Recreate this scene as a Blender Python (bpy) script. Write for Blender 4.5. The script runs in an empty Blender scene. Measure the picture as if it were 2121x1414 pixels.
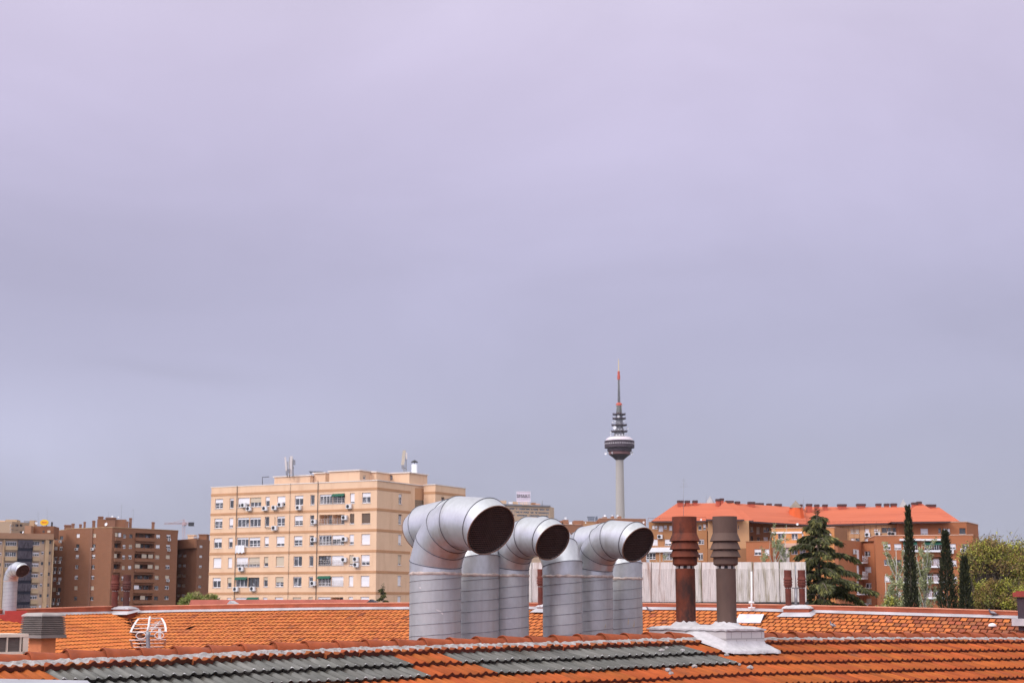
import bpy, math, random
from mathutils import Vector, Matrix, noise
random.seed(11)
V = Vector
EZ = 13.0                      # eye height above the street
F = 3310.0                     # focal length in pixels of a 2121 px wide frame
TH = math.atan(545 / F)        # the camera looks up a little
CT, ST = math.cos(TH), math.sin(TH)
Z3 = V((0, 0, 1))
COL = bpy.context.scene.collection

def ray(px, py):
    a = (px - 1060.5) / F; b = (707 - py) / F
    return V((a, CT - ST * b, ST + CT * b))
def P(px, py, Y):
    d = ray(px, py); return V((0, 0, EZ)) + d * (Y / d.y)
def P2(px, Y, py=1240): return P(px, py, Y).to_2d()
def proj(p):
    q = p - V((0, 0, EZ)); w = q.y * CT + q.z * ST
    return 1060.5 + F * q.x / w, 707 - F * (-q.y * ST + q.z * CT) / w
def along(p, d, px):                                          # where the plan line p + d*t passes pixel column px
    s = (px - 1060.5) / F * CT
    return p + d * ((s * p.y - p.x) / (d.x - s * d.y))
def lerp(a, b, t): return a + (b - a) * t
def table(tab, x):
    if x <= tab[0][0]: return tab[0][1]
    for (x0, y0), (x1, y1) in zip(tab, tab[1:]):
        if x <= x1: return lerp(y0, y1, (x - x0) / (x1 - x0))
    return tab[-1][1]
def ppm(Y): return F / CT / Y  # pixels per metre near the horizon

# ---------------------------------------------------------------- materials
MATS = {}
def mat(name, col, rough=.8, metal=0., var=.12, scale=2., bump=0., bscale=30., stretch=(1, 1, 1), island=0.,
        col2=None, thr=(.45, .62), s2=None, st2=None, spec=.3, detail=4., sheen=0., trans=0., rot=None):
    if name in MATS: return MATS[name]
    m = bpy.data.materials.new(name); m.use_nodes = True
    nt = m.node_tree; N, L = nt.nodes, nt.links
    b = N['Principled BSDF']
    b.inputs['Roughness'].default_value = rough; b.inputs['Metallic'].default_value = metal
    b.inputs['Specular IOR Level'].default_value = spec
    tc = N.new('ShaderNodeTexCoord')
    mp = N.new('ShaderNodeMapping'); mp.inputs['Scale'].default_value = stretch
    if rot is not None: mp.vector_type = 'TEXTURE'; mp.inputs['Rotation'].default_value = (0, 0, rot); mp.inputs['Scale'].default_value = tuple(1 / q for q in stretch)
    L.new(tc.outputs['Object'], mp.inputs['Vector'])
    nz = N.new('ShaderNodeTexNoise'); nz.inputs['Scale'].default_value = scale; nz.inputs['Detail'].default_value = detail
    L.new(mp.outputs[0], nz.inputs['Vector'])
    mx = N.new('ShaderNodeMix'); mx.data_type = 'RGBA'
    mr = N.new('ShaderNodeMapRange'); mr.inputs[1].default_value = .3; mr.inputs[2].default_value = .7
    L.new(nz.outputs['Fac'], mr.inputs[0]); L.new(mr.outputs[0], mx.inputs[0])
    mx.inputs[6].default_value = tuple(c * (1 - var) for c in col) + (1,)
    mx.inputs[7].default_value = tuple(min(1, c * (1 + var)) for c in col) + (1,)
    out = mx.outputs[2]
    if col2:
        mp2 = N.new('ShaderNodeMapping'); mp2.inputs['Scale'].default_value = st2 or stretch
        mp2.inputs['Location'].default_value = (3.1, 7.7, 1.3)
        if rot is not None: mp2.vector_type = 'TEXTURE'; mp2.inputs['Rotation'].default_value = (0, 0, rot); mp2.inputs['Scale'].default_value = tuple(1 / q for q in (st2 or stretch))
        L.new(tc.outputs['Object'], mp2.inputs['Vector'])
        n2 = N.new('ShaderNodeTexNoise'); n2.inputs['Scale'].default_value = s2 or scale * .7; n2.inputs['Detail'].default_value = 6
        n2.inputs['Roughness'].default_value = .62
        L.new(mp2.outputs[0], n2.inputs['Vector'])
        r2 = N.new('ShaderNodeMapRange'); r2.inputs[1].default_value = thr[0]; r2.inputs[2].default_value = thr[1]
        L.new(n2.outputs['Fac'], r2.inputs[0])
        m2 = N.new('ShaderNodeMix'); m2.data_type = 'RGBA'
        L.new(r2.outputs[0], m2.inputs[0]); L.new(out, m2.inputs[6]); m2.inputs[7].default_value = tuple(col2) + (1,)
        out = m2.outputs[2]
    if island:
        g = N.new('ShaderNodeNewGeometry')
        hs = N.new('ShaderNodeHueSaturation')
        r3 = N.new('ShaderNodeMapRange'); r3.inputs[3].default_value = 1 - island; r3.inputs[4].default_value = 1 + island
        L.new(g.outputs['Random Per Island'], r3.inputs[0]); L.new(r3.outputs[0], hs.inputs['Value'])
        r4 = N.new('ShaderNodeMapRange'); r4.inputs[3].default_value = .5 - island * .035; r4.inputs[4].default_value = .5 + island * .035
        ml = N.new('ShaderNodeMath'); ml.operation = 'FRACT'
        mm = N.new('ShaderNodeMath'); mm.operation = 'MULTIPLY'; mm.inputs[1].default_value = 17.3
        L.new(g.outputs['Random Per Island'], mm.inputs[0]); L.new(mm.outputs[0], ml.inputs[0]); L.new(ml.outputs[0], r4.inputs[0])
        L.new(r4.outputs[0], hs.inputs['Hue'])
        L.new(out, hs.inputs['Color']); out = hs.outputs[0]
    L.new(out, b.inputs['Base Color'])
    if trans: b.inputs['Transmission Weight'].default_value = trans
    if bump:
        nb = N.new('ShaderNodeTexNoise'); nb.inputs['Scale'].default_value = bscale; nb.inputs['Detail'].default_value = 5
        L.new(mp.outputs[0], nb.inputs['Vector'])
        bp = N.new('ShaderNodeBump'); bp.inputs['Strength'].default_value = 1.; bp.inputs['Distance'].default_value = bump
        L.new(nb.outputs['Fac'], bp.inputs['Height']); L.new(bp.outputs[0], b.inputs['Normal'])
    MATS[name] = m; return m

def brickmat(name, c1, c2, mortar, bw=.25, bh=.06, ms=.006, rough=.9):
    if name in MATS: return MATS[name]
    m = mat(name, c1, rough, var=.1, scale=.6)
    N, L = m.node_tree.nodes, m.node_tree.links
    bk = N.new('ShaderNodeTexBrick'); bk.inputs['Scale'].default_value = 1
    bk.inputs['Brick Width'].default_value = bw; bk.inputs['Row Height'].default_value = bh; bk.inputs['Mortar Size'].default_value = ms
    bk.inputs['Color1'].default_value = (*c1, 1); bk.inputs['Color2'].default_value = (*c2, 1); bk.inputs['Mortar'].default_value = (*mortar, 1)
    tc = N.new('ShaderNodeTexCoord'); sx = N.new('ShaderNodeSeparateXYZ'); cx = N.new('ShaderNodeCombineXYZ')
    ad = N.new('ShaderNodeMath'); ad.operation = 'ADD'
    L.new(tc.outputs['Object'], sx.inputs[0]); L.new(sx.outputs[0], ad.inputs[0]); L.new(sx.outputs[1], ad.inputs[1])
    L.new(ad.outputs[0], cx.inputs[0]); L.new(sx.outputs[2], cx.inputs[1]); L.new(cx.outputs[0], bk.inputs['Vector'])
    mul = N.new('ShaderNodeMix'); mul.data_type = 'RGBA'; mul.blend_type = 'MIX'; mul.inputs[0].default_value = .55
    b = N['Principled BSDF']; old = b.inputs['Base Color'].links[0].from_socket
    L.new(old, mul.inputs[6]); L.new(bk.outputs['Color'], mul.inputs[7]); L.new(mul.outputs[2], b.inputs['Base Color'])
    return m

# ---------------------------------------------------------------- mesh builder
ORG = {}
class MB:
    def __init__(s): s.v = []; s.f = []; s.m = []; s.s = []
    def vert(s, p): s.v.append(V(p)); return len(s.v) - 1
    def face(s, idx, m=0, sm=False): s.f.append(tuple(idx)); s.m.append(m); s.s.append(sm)
    def poly(s, pts, m=0, sm=False): s.face([s.vert(p) for p in pts], m, sm)
    def box(s, o, a, b, c, m=0):
        o, a, b, c = V(o), V(a), V(b), V(c)
        k = [s.vert(p) for p in (o, o + a, o + a + b, o + b, o + c, o + a + c, o + a + b + c, o + b + c)]
        for q in ((0, 3, 2, 1), (4, 5, 6, 7), (0, 1, 5, 4), (1, 2, 6, 5), (2, 3, 7, 6), (3, 0, 4, 7)): s.face([k[i] for i in q], m)
    def cbox(s, c, sx, sy, sz, rz=0., m=0):     # centre of the base, full sizes
        x = V((math.cos(rz), math.sin(rz), 0)); y = V((-math.sin(rz), math.cos(rz), 0))
        s.box(V(c) - x * sx / 2 - y * sy / 2, x * sx, y * sy, V((0, 0, sz)), m)
    def loft(s, rings, m=0, sm=True, closed=True, cap0=False, cap1=False):
        ks = [[s.vert(p) for p in r] for r in rings]; n = len(ks[0])
        for a, b in zip(ks, ks[1:]):
            for i in range(n if closed else n - 1):
                j = (i + 1) % n; s.face((a[i], a[j], b[j], b[i]), m, sm)
        if cap0: s.face(ks[0][::-1], m)
        if cap1: s.face(ks[-1], m)
    def tube(s, path, r, n=6, m=0, sm=True, cap=True, closed=False):
        path = [V(p) for p in path]; rings = []; K = len(path); up = None
        for i, p in enumerate(path):
            a = path[(i - 1) % K] if (i > 0 or closed) else p
            b = path[(i + 1) % K] if (i < K - 1 or closed) else p
            d = (b - a).normalized()
            if up is None: up = d.orthogonal().normalized()
            e = d.cross(up)
            if e.length < 1e-6: e = d.orthogonal()
            e.normalize(); up = e.cross(d).normalized()
            rr = r[i] if isinstance(r, (list, tuple)) else r
            rings.append([p + (up * math.cos(t) + e * math.sin(t)) * rr for t in [math.tau * k / n for k in range(n)]])
        if closed: rings.append(rings[0]); cap = False
        s.loft(rings, m, sm, True, cap, cap)
    def bar(s, a, b, w, m=0): s.tube([a, b], w * .7071, 4, m, False)
    def lathe(s, base, prof, n=20, m=0, sm=True, cap0=False, cap1=False, ax=1., ay=1., ph=0., soft=False):
        base = V(base)
        rings = [[base + V((r * math.cos(t) * ax, r * math.sin(t) * ay, z)) for t in [ph + math.tau * k / n for k in range(n)]] for r, z in prof]
        if soft: s.loft(rings, m, sm, True, cap0, cap1); return
        for i, (a, b) in enumerate(zip(rings, rings[1:])):           # hard edges between the steps of the profile
            s.loft([a, b], m, sm, True, cap0 and i == 0, cap1 and i == len(rings) - 2)
    def disc(s, c, nrm, r, m=0, n=16, depth=0.):
        nrm = V(nrm).normalized(); e = nrm.orthogonal().normalized(); g = nrm.cross(e); c = V(c)
        ring = [c + (e * math.cos(t) + g * math.sin(t)) * r for t in [math.tau * k / n for k in range(n)]]
        if depth:
            mid = [c - nrm * depth * .75 + (p - c) * .55 for p in ring]
            s.loft([ring, mid], m, True); k = [s.vert(p) for p in mid]; ce = s.vert(c - nrm * depth)
            for i in range(n): s.face((k[i], k[(i + 1) % n], ce), m, True)
        else: s.poly(ring, m)
    def build(s, name, mats, parent=None, org=None, smooth_all=None):
        if parent is not None: org = ORG[parent]
        elif org is None:
            lo = [min(v[i] for v in s.v) for i in range(3)]; hi = [max(v[i] for v in s.v) for i in range(3)]
            org = V(((lo[0] + hi[0]) / 2, (lo[1] + hi[1]) / 2, lo[2]))
        me = bpy.data.meshes.new(name)
        me.from_pydata([tuple(v - org) for v in s.v], [], s.f)
        if not isinstance(mats, (list, tuple)): mats = [mats]
        for q in mats: me.materials.append(q)
        me.polygons.foreach_set('material_index', s.m)
        me.polygons.foreach_set('use_smooth', s.s)
        me.update()
        o = bpy.data.objects.new(name, me); COL.objects.link(o)
        if parent is not None: o.parent = parent
        else: o.location = org
        ORG[o] = org
        return o
def tag(o, label=None, cat=None, group=None, kind=None):
    if label: o['label'] = label
    if cat: o['category'] = cat
    if group: o['group'] = group
    if kind: o['kind'] = kind
    return o
def thing(name, label, cat, loc, group=None):
    o = bpy.data.objects.new(name, None); COL.objects.link(o); o.location = loc
    o.empty_display_size = .3
    ORG[o] = V(loc); return tag(o, label, cat, group)
def copy_thing(o, label=None, loc=None, rz=None):
    c = o.copy(); COL.objects.link(c)
    for ch in [q for q in ORG if q.parent == o]:
        d = ch.copy(); COL.objects.link(d); d.parent = c
        for g in [q for q in ORG if q.parent == ch]:
            e = g.copy(); COL.objects.link(e); e.parent = d
    if label: c['label'] = label
    if loc is not None: c.location = loc
    if rz is not None: c.rotation_euler = (0, 0, rz)
    return c
def rnd(a, b): return random.uniform(a, b)

ROT = math.atan2(.608, .794)
# shared materials
GALV = mat('galvanised_sheet', (.50, .51, .54), .40, .60, .06, 20, .010, 3.6, (1, 1, .6), col2=(.40, .40, .41), thr=(.52, .70), s2=3.2, st2=(1.5, 1.5, .6), spec=.5)
GALVP = mat('galvanised_pipe', (.40, .405, .415), .50, .36, .06, 18, .006, 3.5, (1, 1, .5), col2=(.33, .32, .315), thr=(.46, .76), s2=2.4, st2=(4.5, 4.5, .10), spec=.45)
SEAM = mat('seam_metal', (.12, .12, .14), .5, .6, .2, 20); SPIRAL = mat('spiral_metal', (.26, .26, .28), .5, .6, .2, 20)
RUSTRIM = mat('rim_rust', (.20, .12, .09), .7, .3, .3, 30)
WIRE = mat('mesh_wire', (.15, .105, .098), .7, .3, .2, 30)
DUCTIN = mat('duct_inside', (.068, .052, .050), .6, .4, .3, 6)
FOAM = mat('sealant', (.50, .42, .38), .95, 0, .3, 14, .006, 40)
TILE = mat('clay_tile', (.325, .074, .0145), .82, 0, .22, 11, .0025, 60, (2.2, .25, .5), island=.15, col2=(.13, .048, .025), thr=(.54, .80), s2=3.1, st2=(1.5, .6, 1), rot=ROT)
TILEM = mat('clay_tile_flat', (.50, .142, .034), .85, 0, .10, 4, .002, 50, island=.11, col2=(.30, .09, .04), thr=(.57, .82), s2=.8)
TILEW = mat('clay_tile_weathered', (.30, .084, .032), .88, 0, .15, 4, .002, 50, island=.22, col2=(.15, .06, .04), thr=(.5, .75), s2=1.2)
TEND = mat('clay_tile_end', (.105, .028, .017), .9, 0, .25, 9, island=.2)  # tile ends: dirt, with the lip's own shadow put into the colour
GEND = mat('clear_tile_end', (.040, .034, .028), .5, 0, .4, 9, island=.4)
TENDM = mat('flat_tile_edge', (.16, .042, .018), .9, 0, .2, 9)  # edges darkened: shade at lips and joints put into the colour
GLINT = mat('clear_tile_glint', (.34, .33, .32), .3, 0, .4, 20, island=.4, spec=.6)  # pale rim colour paints the glint on the clear tile ends
RIDGE = mat('ridge_clay', (.27, .068, .020), .82, 0, .22, 7, .003, 50, island=.2, col2=(.22, .07, .04), thr=(.55, .78), s2=5)
GREYT = mat('clear_tile', (.090, .086, .078), .26, 0, .40, 12, .002, 30, (2.5, .18, .5), island=.26, col2=(.060, .053, .044), thr=(.46, .70), s2=4.5, st2=(2, .3, 1), spec=.6, rot=ROT)
MORTAR = mat('mortar', (.37, .345, .34), .95, 0, .28, 11, .014, 45, col2=(.20, .17, .15), thr=(.52, .70), s2=12)
WHITEW = mat('limewash', (.51, .485, .50), .93, 0, .11, 9, .012, 26, col2=(.32, .30, .29), thr=(.58, .80), s2=6)
RUST = mat('rusty_steel', (.155, .040, .022), .75, .25, .35, 5, .002, 40, (1, 1, .6), col2=(.050, .024, .021), thr=(.46, .60), s2=3.4)
BROWNM = mat('brown_steel', (.118, .074, .060), .72, .25, .16, 5, .002, 40, (1, 1, .4), col2=(.09, .058, .05), thr=(.5, .72), s2=4)
REDP = mat('red_parapet', (.33, .085, .042), .85, 0, .2, 2, .003, 20, col2=(.24, .07, .045), thr=(.54, .74), s2=1.3)
REDCAP = mat('parapet_edge', (.62, .27, .17), .8, 0, .15, 3)
FLASH = mat('grey_flashing', (.42, .40, .42), .8, 0, .25, 1.2, .002, 20)
WHITE = mat('white_pvc', (.78, .78, .80), .45, 0, .03, 2)
SHUT = mat('white_shutter', (.76, .74, .76), .55, 0, .05, 1, .004, 18, (.05, .05, 6))
SHUTB = mat('beige_shutter', (.56, .47, .36), .6, 0, .06, 1, .004, 18, (.05, .05, 6))
SHUTN = mat('brown_shutter', (.14, .095, .07), .6, 0, .08, 1, .004, 18, (.05, .05, 6))
PANE = mat('window_pane', (.06, .062, .07), .14, 0, .5, .5, col2=(.30, .30, .33), thr=(.55, .62), s2=.9, spec=.6)
DARKM = mat('dark_metal', (.06, .06, .065), .5, .5, .2, 5)
GREYM = mat('grey_metal', (.28, .28, .30), .5, .5, .2, 5)
ACW = mat('ac_casing', (.66, .65, .66), .5, 0, .08, 4)
BLACK = mat('black_grille', (.03, .03, .035), .6, 0, .2, 6)
GREENA = mat('green_awning', (.02, .10, .065), .8, 0, .15, 3)
GAPSH = mat('wall_gap_shade', (.055, .055, .058), .9, 0, .2, .2)  # dark tone for the painted shadow gap under the wall panels
CLIP = mat('pale_strut', (.42, .38, .36), .7)
# ================================================================ near roof
RA = P2(0, 15.6, 1350); RB = P2(2121, 25.6, 1307)
RU = (RB - RA).normalized(); RN = V((RU.y, -RU.x))          # along the ridge, and downhill towards the camera
AL = math.radians(17.5); SA, CA = math.sin(AL), math.cos(AL)
RTAB = [(-900, 1385), (-200, 1358), (35, 1350), (127, 1346), (212, 1343), (349, 1339), (424, 1335), (498, 1332), (564, 1329.5), (675, 1326),
        (741, 1323.7), (856, 1320.7), (963, 1317.7), (1058, 1316), (1157, 1314), (1247, 1311), (1297, 1309.3), (1380, 1307), (1450, 1306.5),
        (1606, 1307), (1720, 1307), (1878, 1307.5), (2097, 1308.5), (2600, 1312)]
def rz_(t):
    p = RA + RU * t; px = 1060.5 + F * p.x / (p.y * CT + .0)
    py = sum(table(RTAB, px + d) for d in (-40, 0, 40)) / 3
    return P(px, py, p.y).z - .115
def S(t, s, h=0.):                                            # a point on the near slope
    p = RA + RU * t + RN * (s * CA + h * SA)
    return V((p.x, p.y, rz_(t) - s * SA + h * CA))
def SB(t, s, h=0.):                                           # a point on its back slope
    p = RA + RU * t - RN * (s * CA + h * SA)
    return V((p.x, p.y, rz_(t) - s * SA + h * CA))
def near_hit(px, py):
    d = ray(px, py); lo, hi = 8., 40.
    for _ in range(50):
        Y = (lo + hi) / 2; q = V((0, 0, EZ)) + d * (Y / d.y); r = q.to_2d() - RA
        t, s = r.dot(RU), r.dot(RN) / CA
        if q.z > rz_(t) - s * SA: lo = Y
        else: hi = Y
    return t, s
U3 = V((RU.x, RU.y, 0)); N3 = V((RN.x, RN.y, 0))
T0, T1 = -3.2, 21.0
house = thing('tiled_house', 'near house with orange roll tiles, grey clear tile patches and a mortared ridge', 'house', (*(RA + RU * 8 + RN * 3), 0))

def roll(x):
    h = 0.
    for c, w, a in ((.24, .19, .028), (.74, .15, .019)):
        d = abs(x - c) / w
        if d < 1: h = a * (.5 + .5 * math.cos(math.pi * d)) ** .8
    return h
PX = [0, .07, .12, .17, .24, .31, .36, .41, .50, .61, .66, .70, .74, .78, .82, .87, 1.0]
TW, TE = .222, .385
def roll_tile(mb, f, t, s0, s1, lip=.040, w=TW):
    GL_ = mb in (clearA, clearB)
    j = rnd(-.010, .010); a = rnd(-.007, .007); b = rnd(-.003, .004)
    if random.random() < .025: j += rnd(.015, .04); a += rnd(-.02, .02); b += rnd(0, .012)
    top = [mb.vert(f(t + x * w * 1.0, s0, roll(x) + .002)) for x in PX]
    bot = [mb.vert(f(t + x * w + a, s1 + j, roll(x) + lip + b)) for x in PX]
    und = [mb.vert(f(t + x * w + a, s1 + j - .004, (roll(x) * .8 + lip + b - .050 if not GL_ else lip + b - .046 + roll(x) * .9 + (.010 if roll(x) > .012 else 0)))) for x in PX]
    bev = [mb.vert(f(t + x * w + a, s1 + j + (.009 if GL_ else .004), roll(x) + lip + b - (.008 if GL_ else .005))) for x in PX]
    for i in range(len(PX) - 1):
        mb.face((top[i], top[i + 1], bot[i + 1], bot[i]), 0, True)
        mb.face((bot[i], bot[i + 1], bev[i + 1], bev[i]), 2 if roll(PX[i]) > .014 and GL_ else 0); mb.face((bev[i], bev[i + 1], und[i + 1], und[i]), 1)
    mb.face((top[-1], bot[-1], und[-1])); mb.face((top[0], und[0], bot[0]))
near, clearA, clearB, row0 = MB(), MB(), MB(), MB()
S0 = .245
ncol = int((T1 - T0) / TW)
for r in range(16):
    s1 = S0 + r * TE; s0 = s1 - TE - .03 if r else -.02
    for c in range(ncol):
        t = T0 + c * TW
        px, py = proj(S(t + TW, s1))
        mb = near if r else row0
        if r == 1:
            if 150 < px < 866: mb = clearA
            elif 985 < px < 1475: mb = clearB
        elif r == 2:
            if 205 < px < 900: mb = clearA
            elif 1040 < px < 1532: mb = clearB
        if s0 < 0: s0 = 0.02
        roll_tile(mb, S, t, s0, s1 + (rnd(-.02, .015) if r == 0 else 0), .060 if r == 0 else .054)
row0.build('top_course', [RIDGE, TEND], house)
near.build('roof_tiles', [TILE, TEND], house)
tag(clearA.build('clear_tiles', [GREYT, GEND, GLINT], house), 'dirty grey see-through tiles, long patch on the left')
tag(clearB.build('clear_tiles', [GREYT, GEND, GLINT], house), 'dirty grey see-through tiles, patch running to the white chimney base')
back = MB()
for r in range(9):
    for c in range(ncol): roll_tile(back, SB, T0 + c * TW, max(.02, r * TE - .1), .25 + r * TE)
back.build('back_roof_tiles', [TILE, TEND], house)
# body of the house under the two slopes
mb = MB()
E0, E1 = S(T0, 6.0, -.05), S(T1, 6.0, -.05); K0, K1 = SB(T0, 3.5, -.05), SB(T1, 3.5, -.05)
R0, R1 = S(T0, 0, -.05), S(T1, 0, -.05)
mb.poly([E0, E1, R1, R0]); mb.poly([R0, R1, K1, K0])
def down(p): return V((p.x, p.y, 0.))
mb.poly([E0, E1, down(E1), down(E0)]); mb.poly([K0, K1, down(K1), down(K0)])
mb.poly([E0, R0, K0, down(K0), down(E0)]); mb.poly([E1, R1, K1, down(K1), down(E1)])
PLAST = mat('house_plaster', (.52, .40, .30), .9, 0, .15, .5)
mb.build('wall', PLAST, house)
# mortar bed under the caps
mb = MB(); rows = []
tt = T0
while tt < T1:
    ph = ((tt - T0) / TW) % 1
    e = .188 + .030 * noise.noise(V((tt * 3.1, 0, 0))) + .03 * noise.noise(V((tt * 13, 5, 0))) - .02 * (roll(ph) / .034)
    ring = []
    for k, (s, h) in enumerate(((.085, .070), (.118, .068), (.14, .058), (lerp(.14, e, .5), .048), (e, .040), (e + .012, .018))):
        ring.append(S(tt, s, h + roll(ph) * (0, 0, .1, .35, .8, .9)[k] + .014 * noise.noise(V((tt * 17, s * 30, 2)))))
    rows.append(ring); tt += .022
mb.loft(rows, 0, False, False)
mb.build('mortar_bed', MORTAR, house)
# ridge caps: each a tapering half barrel whose left end laps over its neighbour
CE = .385
k = 0
BLK0 = near_hit(1424, 1319)[0]; BLK1 = near_hit(1590, 1322)[0]
t = T0
while t < T1 - CE:
    pxl = proj(S(t + CE / 2, 0))[0]
    if not (1418 < pxl < 1560):
        mb = MB(); rings = []; und = []
        dz = rnd(-.006, .006); yw = rnd(-.008, .008); r0 = .118 + rnd(-.003, .003)
        for f, r, lift in ((0., r0, .013), (.05, r0 + .003, .014), (.12, r0 - .001, .011), (.3, r0 - .004, .007), (.65, r0 - .008, .001), (1.12, .104, -.008)):
            tc = t + f * CE
            ring = []
            for a in range(13):
                th = math.pi * a / 12
                c = S(tc, 0); x = math.cos(th) * r * 1.12; z = math.sin(th) * r
                ring.append(c + N3 * (x + yw * f) + V((0, 0, z + lift + dz - .012)))
            rings.append(ring)
        mb.loft(rings, 0, True, False)
        c = S(t, 0); inner = [c + (p - c) * .90 + U3 * .004 for p in rings[0]]
        mb.loft([rings[0], inner], 0, False, False); mb.poly([p + U3 * .012 for p in inner])
        mb.build('ridge_tile', RIDGE, house)
    t += CE
    k += 1
# dabs of mortar at the cap joints
mb = MB(); t = T0
while t < T1 - CE:
    if random.random() < .55 and not (1400 < proj(S(t, 0))[0] < 1600):
        c = S(t + .01, .115, .03); r = rnd(.018, .032)
        mb.lathe(c, [(r * .9, -.02), (r, 0), (r * .75, r * .45), (r * .3, r * .7), (.001, r * .75)], 7, 0, True, ax=rnd(.8, 1.5), ay=1, soft=True)
    t += CE
mb.build('mortar_dab', MORTAR, house)

# a pale ledge strip lying on the tiles at the lower left corner
mb = MB(); a, b = S(*near_hit(-60, 1421), .08), S(*near_hit(178, 1425), .08); mb.box(a, b - a, N3 * .5 - Z3 * .15, V((0, 0, -.05)))
tag(mb.build('metal_ledge', mat('pale_ledge', (.36, .355, .39), .6, .1, .1, 4)), 'pale ledge strip across the tiles in the lower left corner', 'ledge')

# ---------------------------------------------------------------- white chimney block on the ridge
bt, bs = near_hit(1505, 1354)
C = S(bt, bs); topz = P(1505, 1300, C.y).z
BW_, BL_ = .70, 1.46
base = thing('chimney_base', 'low whitewashed brick block on the near ridge carrying a rusty and a brown flue', 'chimney base', (C.x, C.y, C.z))
def BP(a, b, z): return V((C.x, C.y, 0)) + U3 * b - N3 * a + V((0, 0, z))   # a: up the slope, b: along the ridge
BRW = brickmat('whitewashed_brick', (.52, .49, .49), (.45, .42, .42), (.17, .155, .15), .26, .095, .009)
mb = MB()
z0 = C.z - .35
mb.box(BP(0, 0, z0), -N3 * BL_, U3 * BW_, V((0, 0, topz - .015 - z0)))
mb.build('brick_block', BRW, base)
mb = MB()                                                    # rounded mortar slab on top
nx, ny = 30, 14; rows = []
for i in range(nx + 1):
    row = []
    for j in range(ny + 1):
        a = lerp(-.02, BL_ + .03, i / nx); b = lerp(-.02, BW_ + .02, j / ny)
        e = min(i, nx - i, j * 1.6, (ny - j) * 1.6)
        h = .045 * (1 - math.exp(-e / 3.2)) + .012 * noise.noise(V((a * 9, b * 9, 0)))
        for fa in (.34, 1.12):
            d = math.hypot(a - fa, b - .35); h += (.05 + .03 * noise.noise(V((a * 30, b * 30, 3)))) * max(0, 1 - max(0, d - .13) / .07) ** 1.2
        row.append(BP(a + .01 * noise.noise(V((b * 12, 1, 0))), b + .01 * noise.noise(V((a * 12, 3, 0))), topz - .012 + h))
    rows.append(row)
mb.loft(rows, 0, True, False)
rim = rows[0] + [r[-1] for r in rows[1:]] + rows[-1][::-1][1:] + [r[0] for r in rows[::-1]][1:-1]
mb.loft([rim, [p - V((0, 0, .022 + .012 * noise.noise(p * 14))) for p in rim]], 0, False, True)
mb.build('mortar_cap', WHITEW, base)
mb = MB()                                                    # mortar fillet spreading on to the tiles
prof = [(.002, .075), (.012, .05), (.03, .030), (.065, .016), (.115, .012), (.16, .006), (.168, -.03)]
path = [(BL_ * .62, 0, -1, 0), (.9, 0, -1, 0), (.6, 0, -1, 0), (.3, 0, -1, 0), (.0, 0, -.8, -.8), (0, .2, 0, -1), (0, .45, 0, -1), (0, BW_, .75, -.85), (.2, BW_, 1, 0), (.5, BW_, 1, 0)]
fine = []
for (a0, b0, x0, y0), (a1, b1, x1, y1) in zip(path, path[1:]):
    for q in range(6): fine.append((lerp(a0, a1, q / 6), lerp(b0, b1, q / 6), lerp(x0, x1, q / 6), lerp(y0, y1, q / 6)))
fine.append(path[-1]); rings = []
for i, (a, b, ox, oy) in enumerate(fine):
    ring = []; g = 1 + .25 * noise.noise(V((i * .35, 0, 4))) + .12 * noise.noise(V((i * 1.1, 0, 4)))
    for d, h in prof:
        q = BP(a - oy * -1 * d * g if False else a + oy * d * g, b + ox * d * g, 0)
        r = q.to_2d() - RA; tt, ss = r.dot(RU), r.dot(RN) / CA
        zs = rz_(tt) - ss * SA if ss > 0 else rz_(tt) + ss * SA
        ring.append(V((q.x, q.y, min(zs + h + .088 + .008 * noise.noise(q * 14), topz - .04))))
    rings.append(ring)
mb.loft(rings, 0, True, False)
mb.build('mortar_fillet', WHITEW, base)

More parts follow.
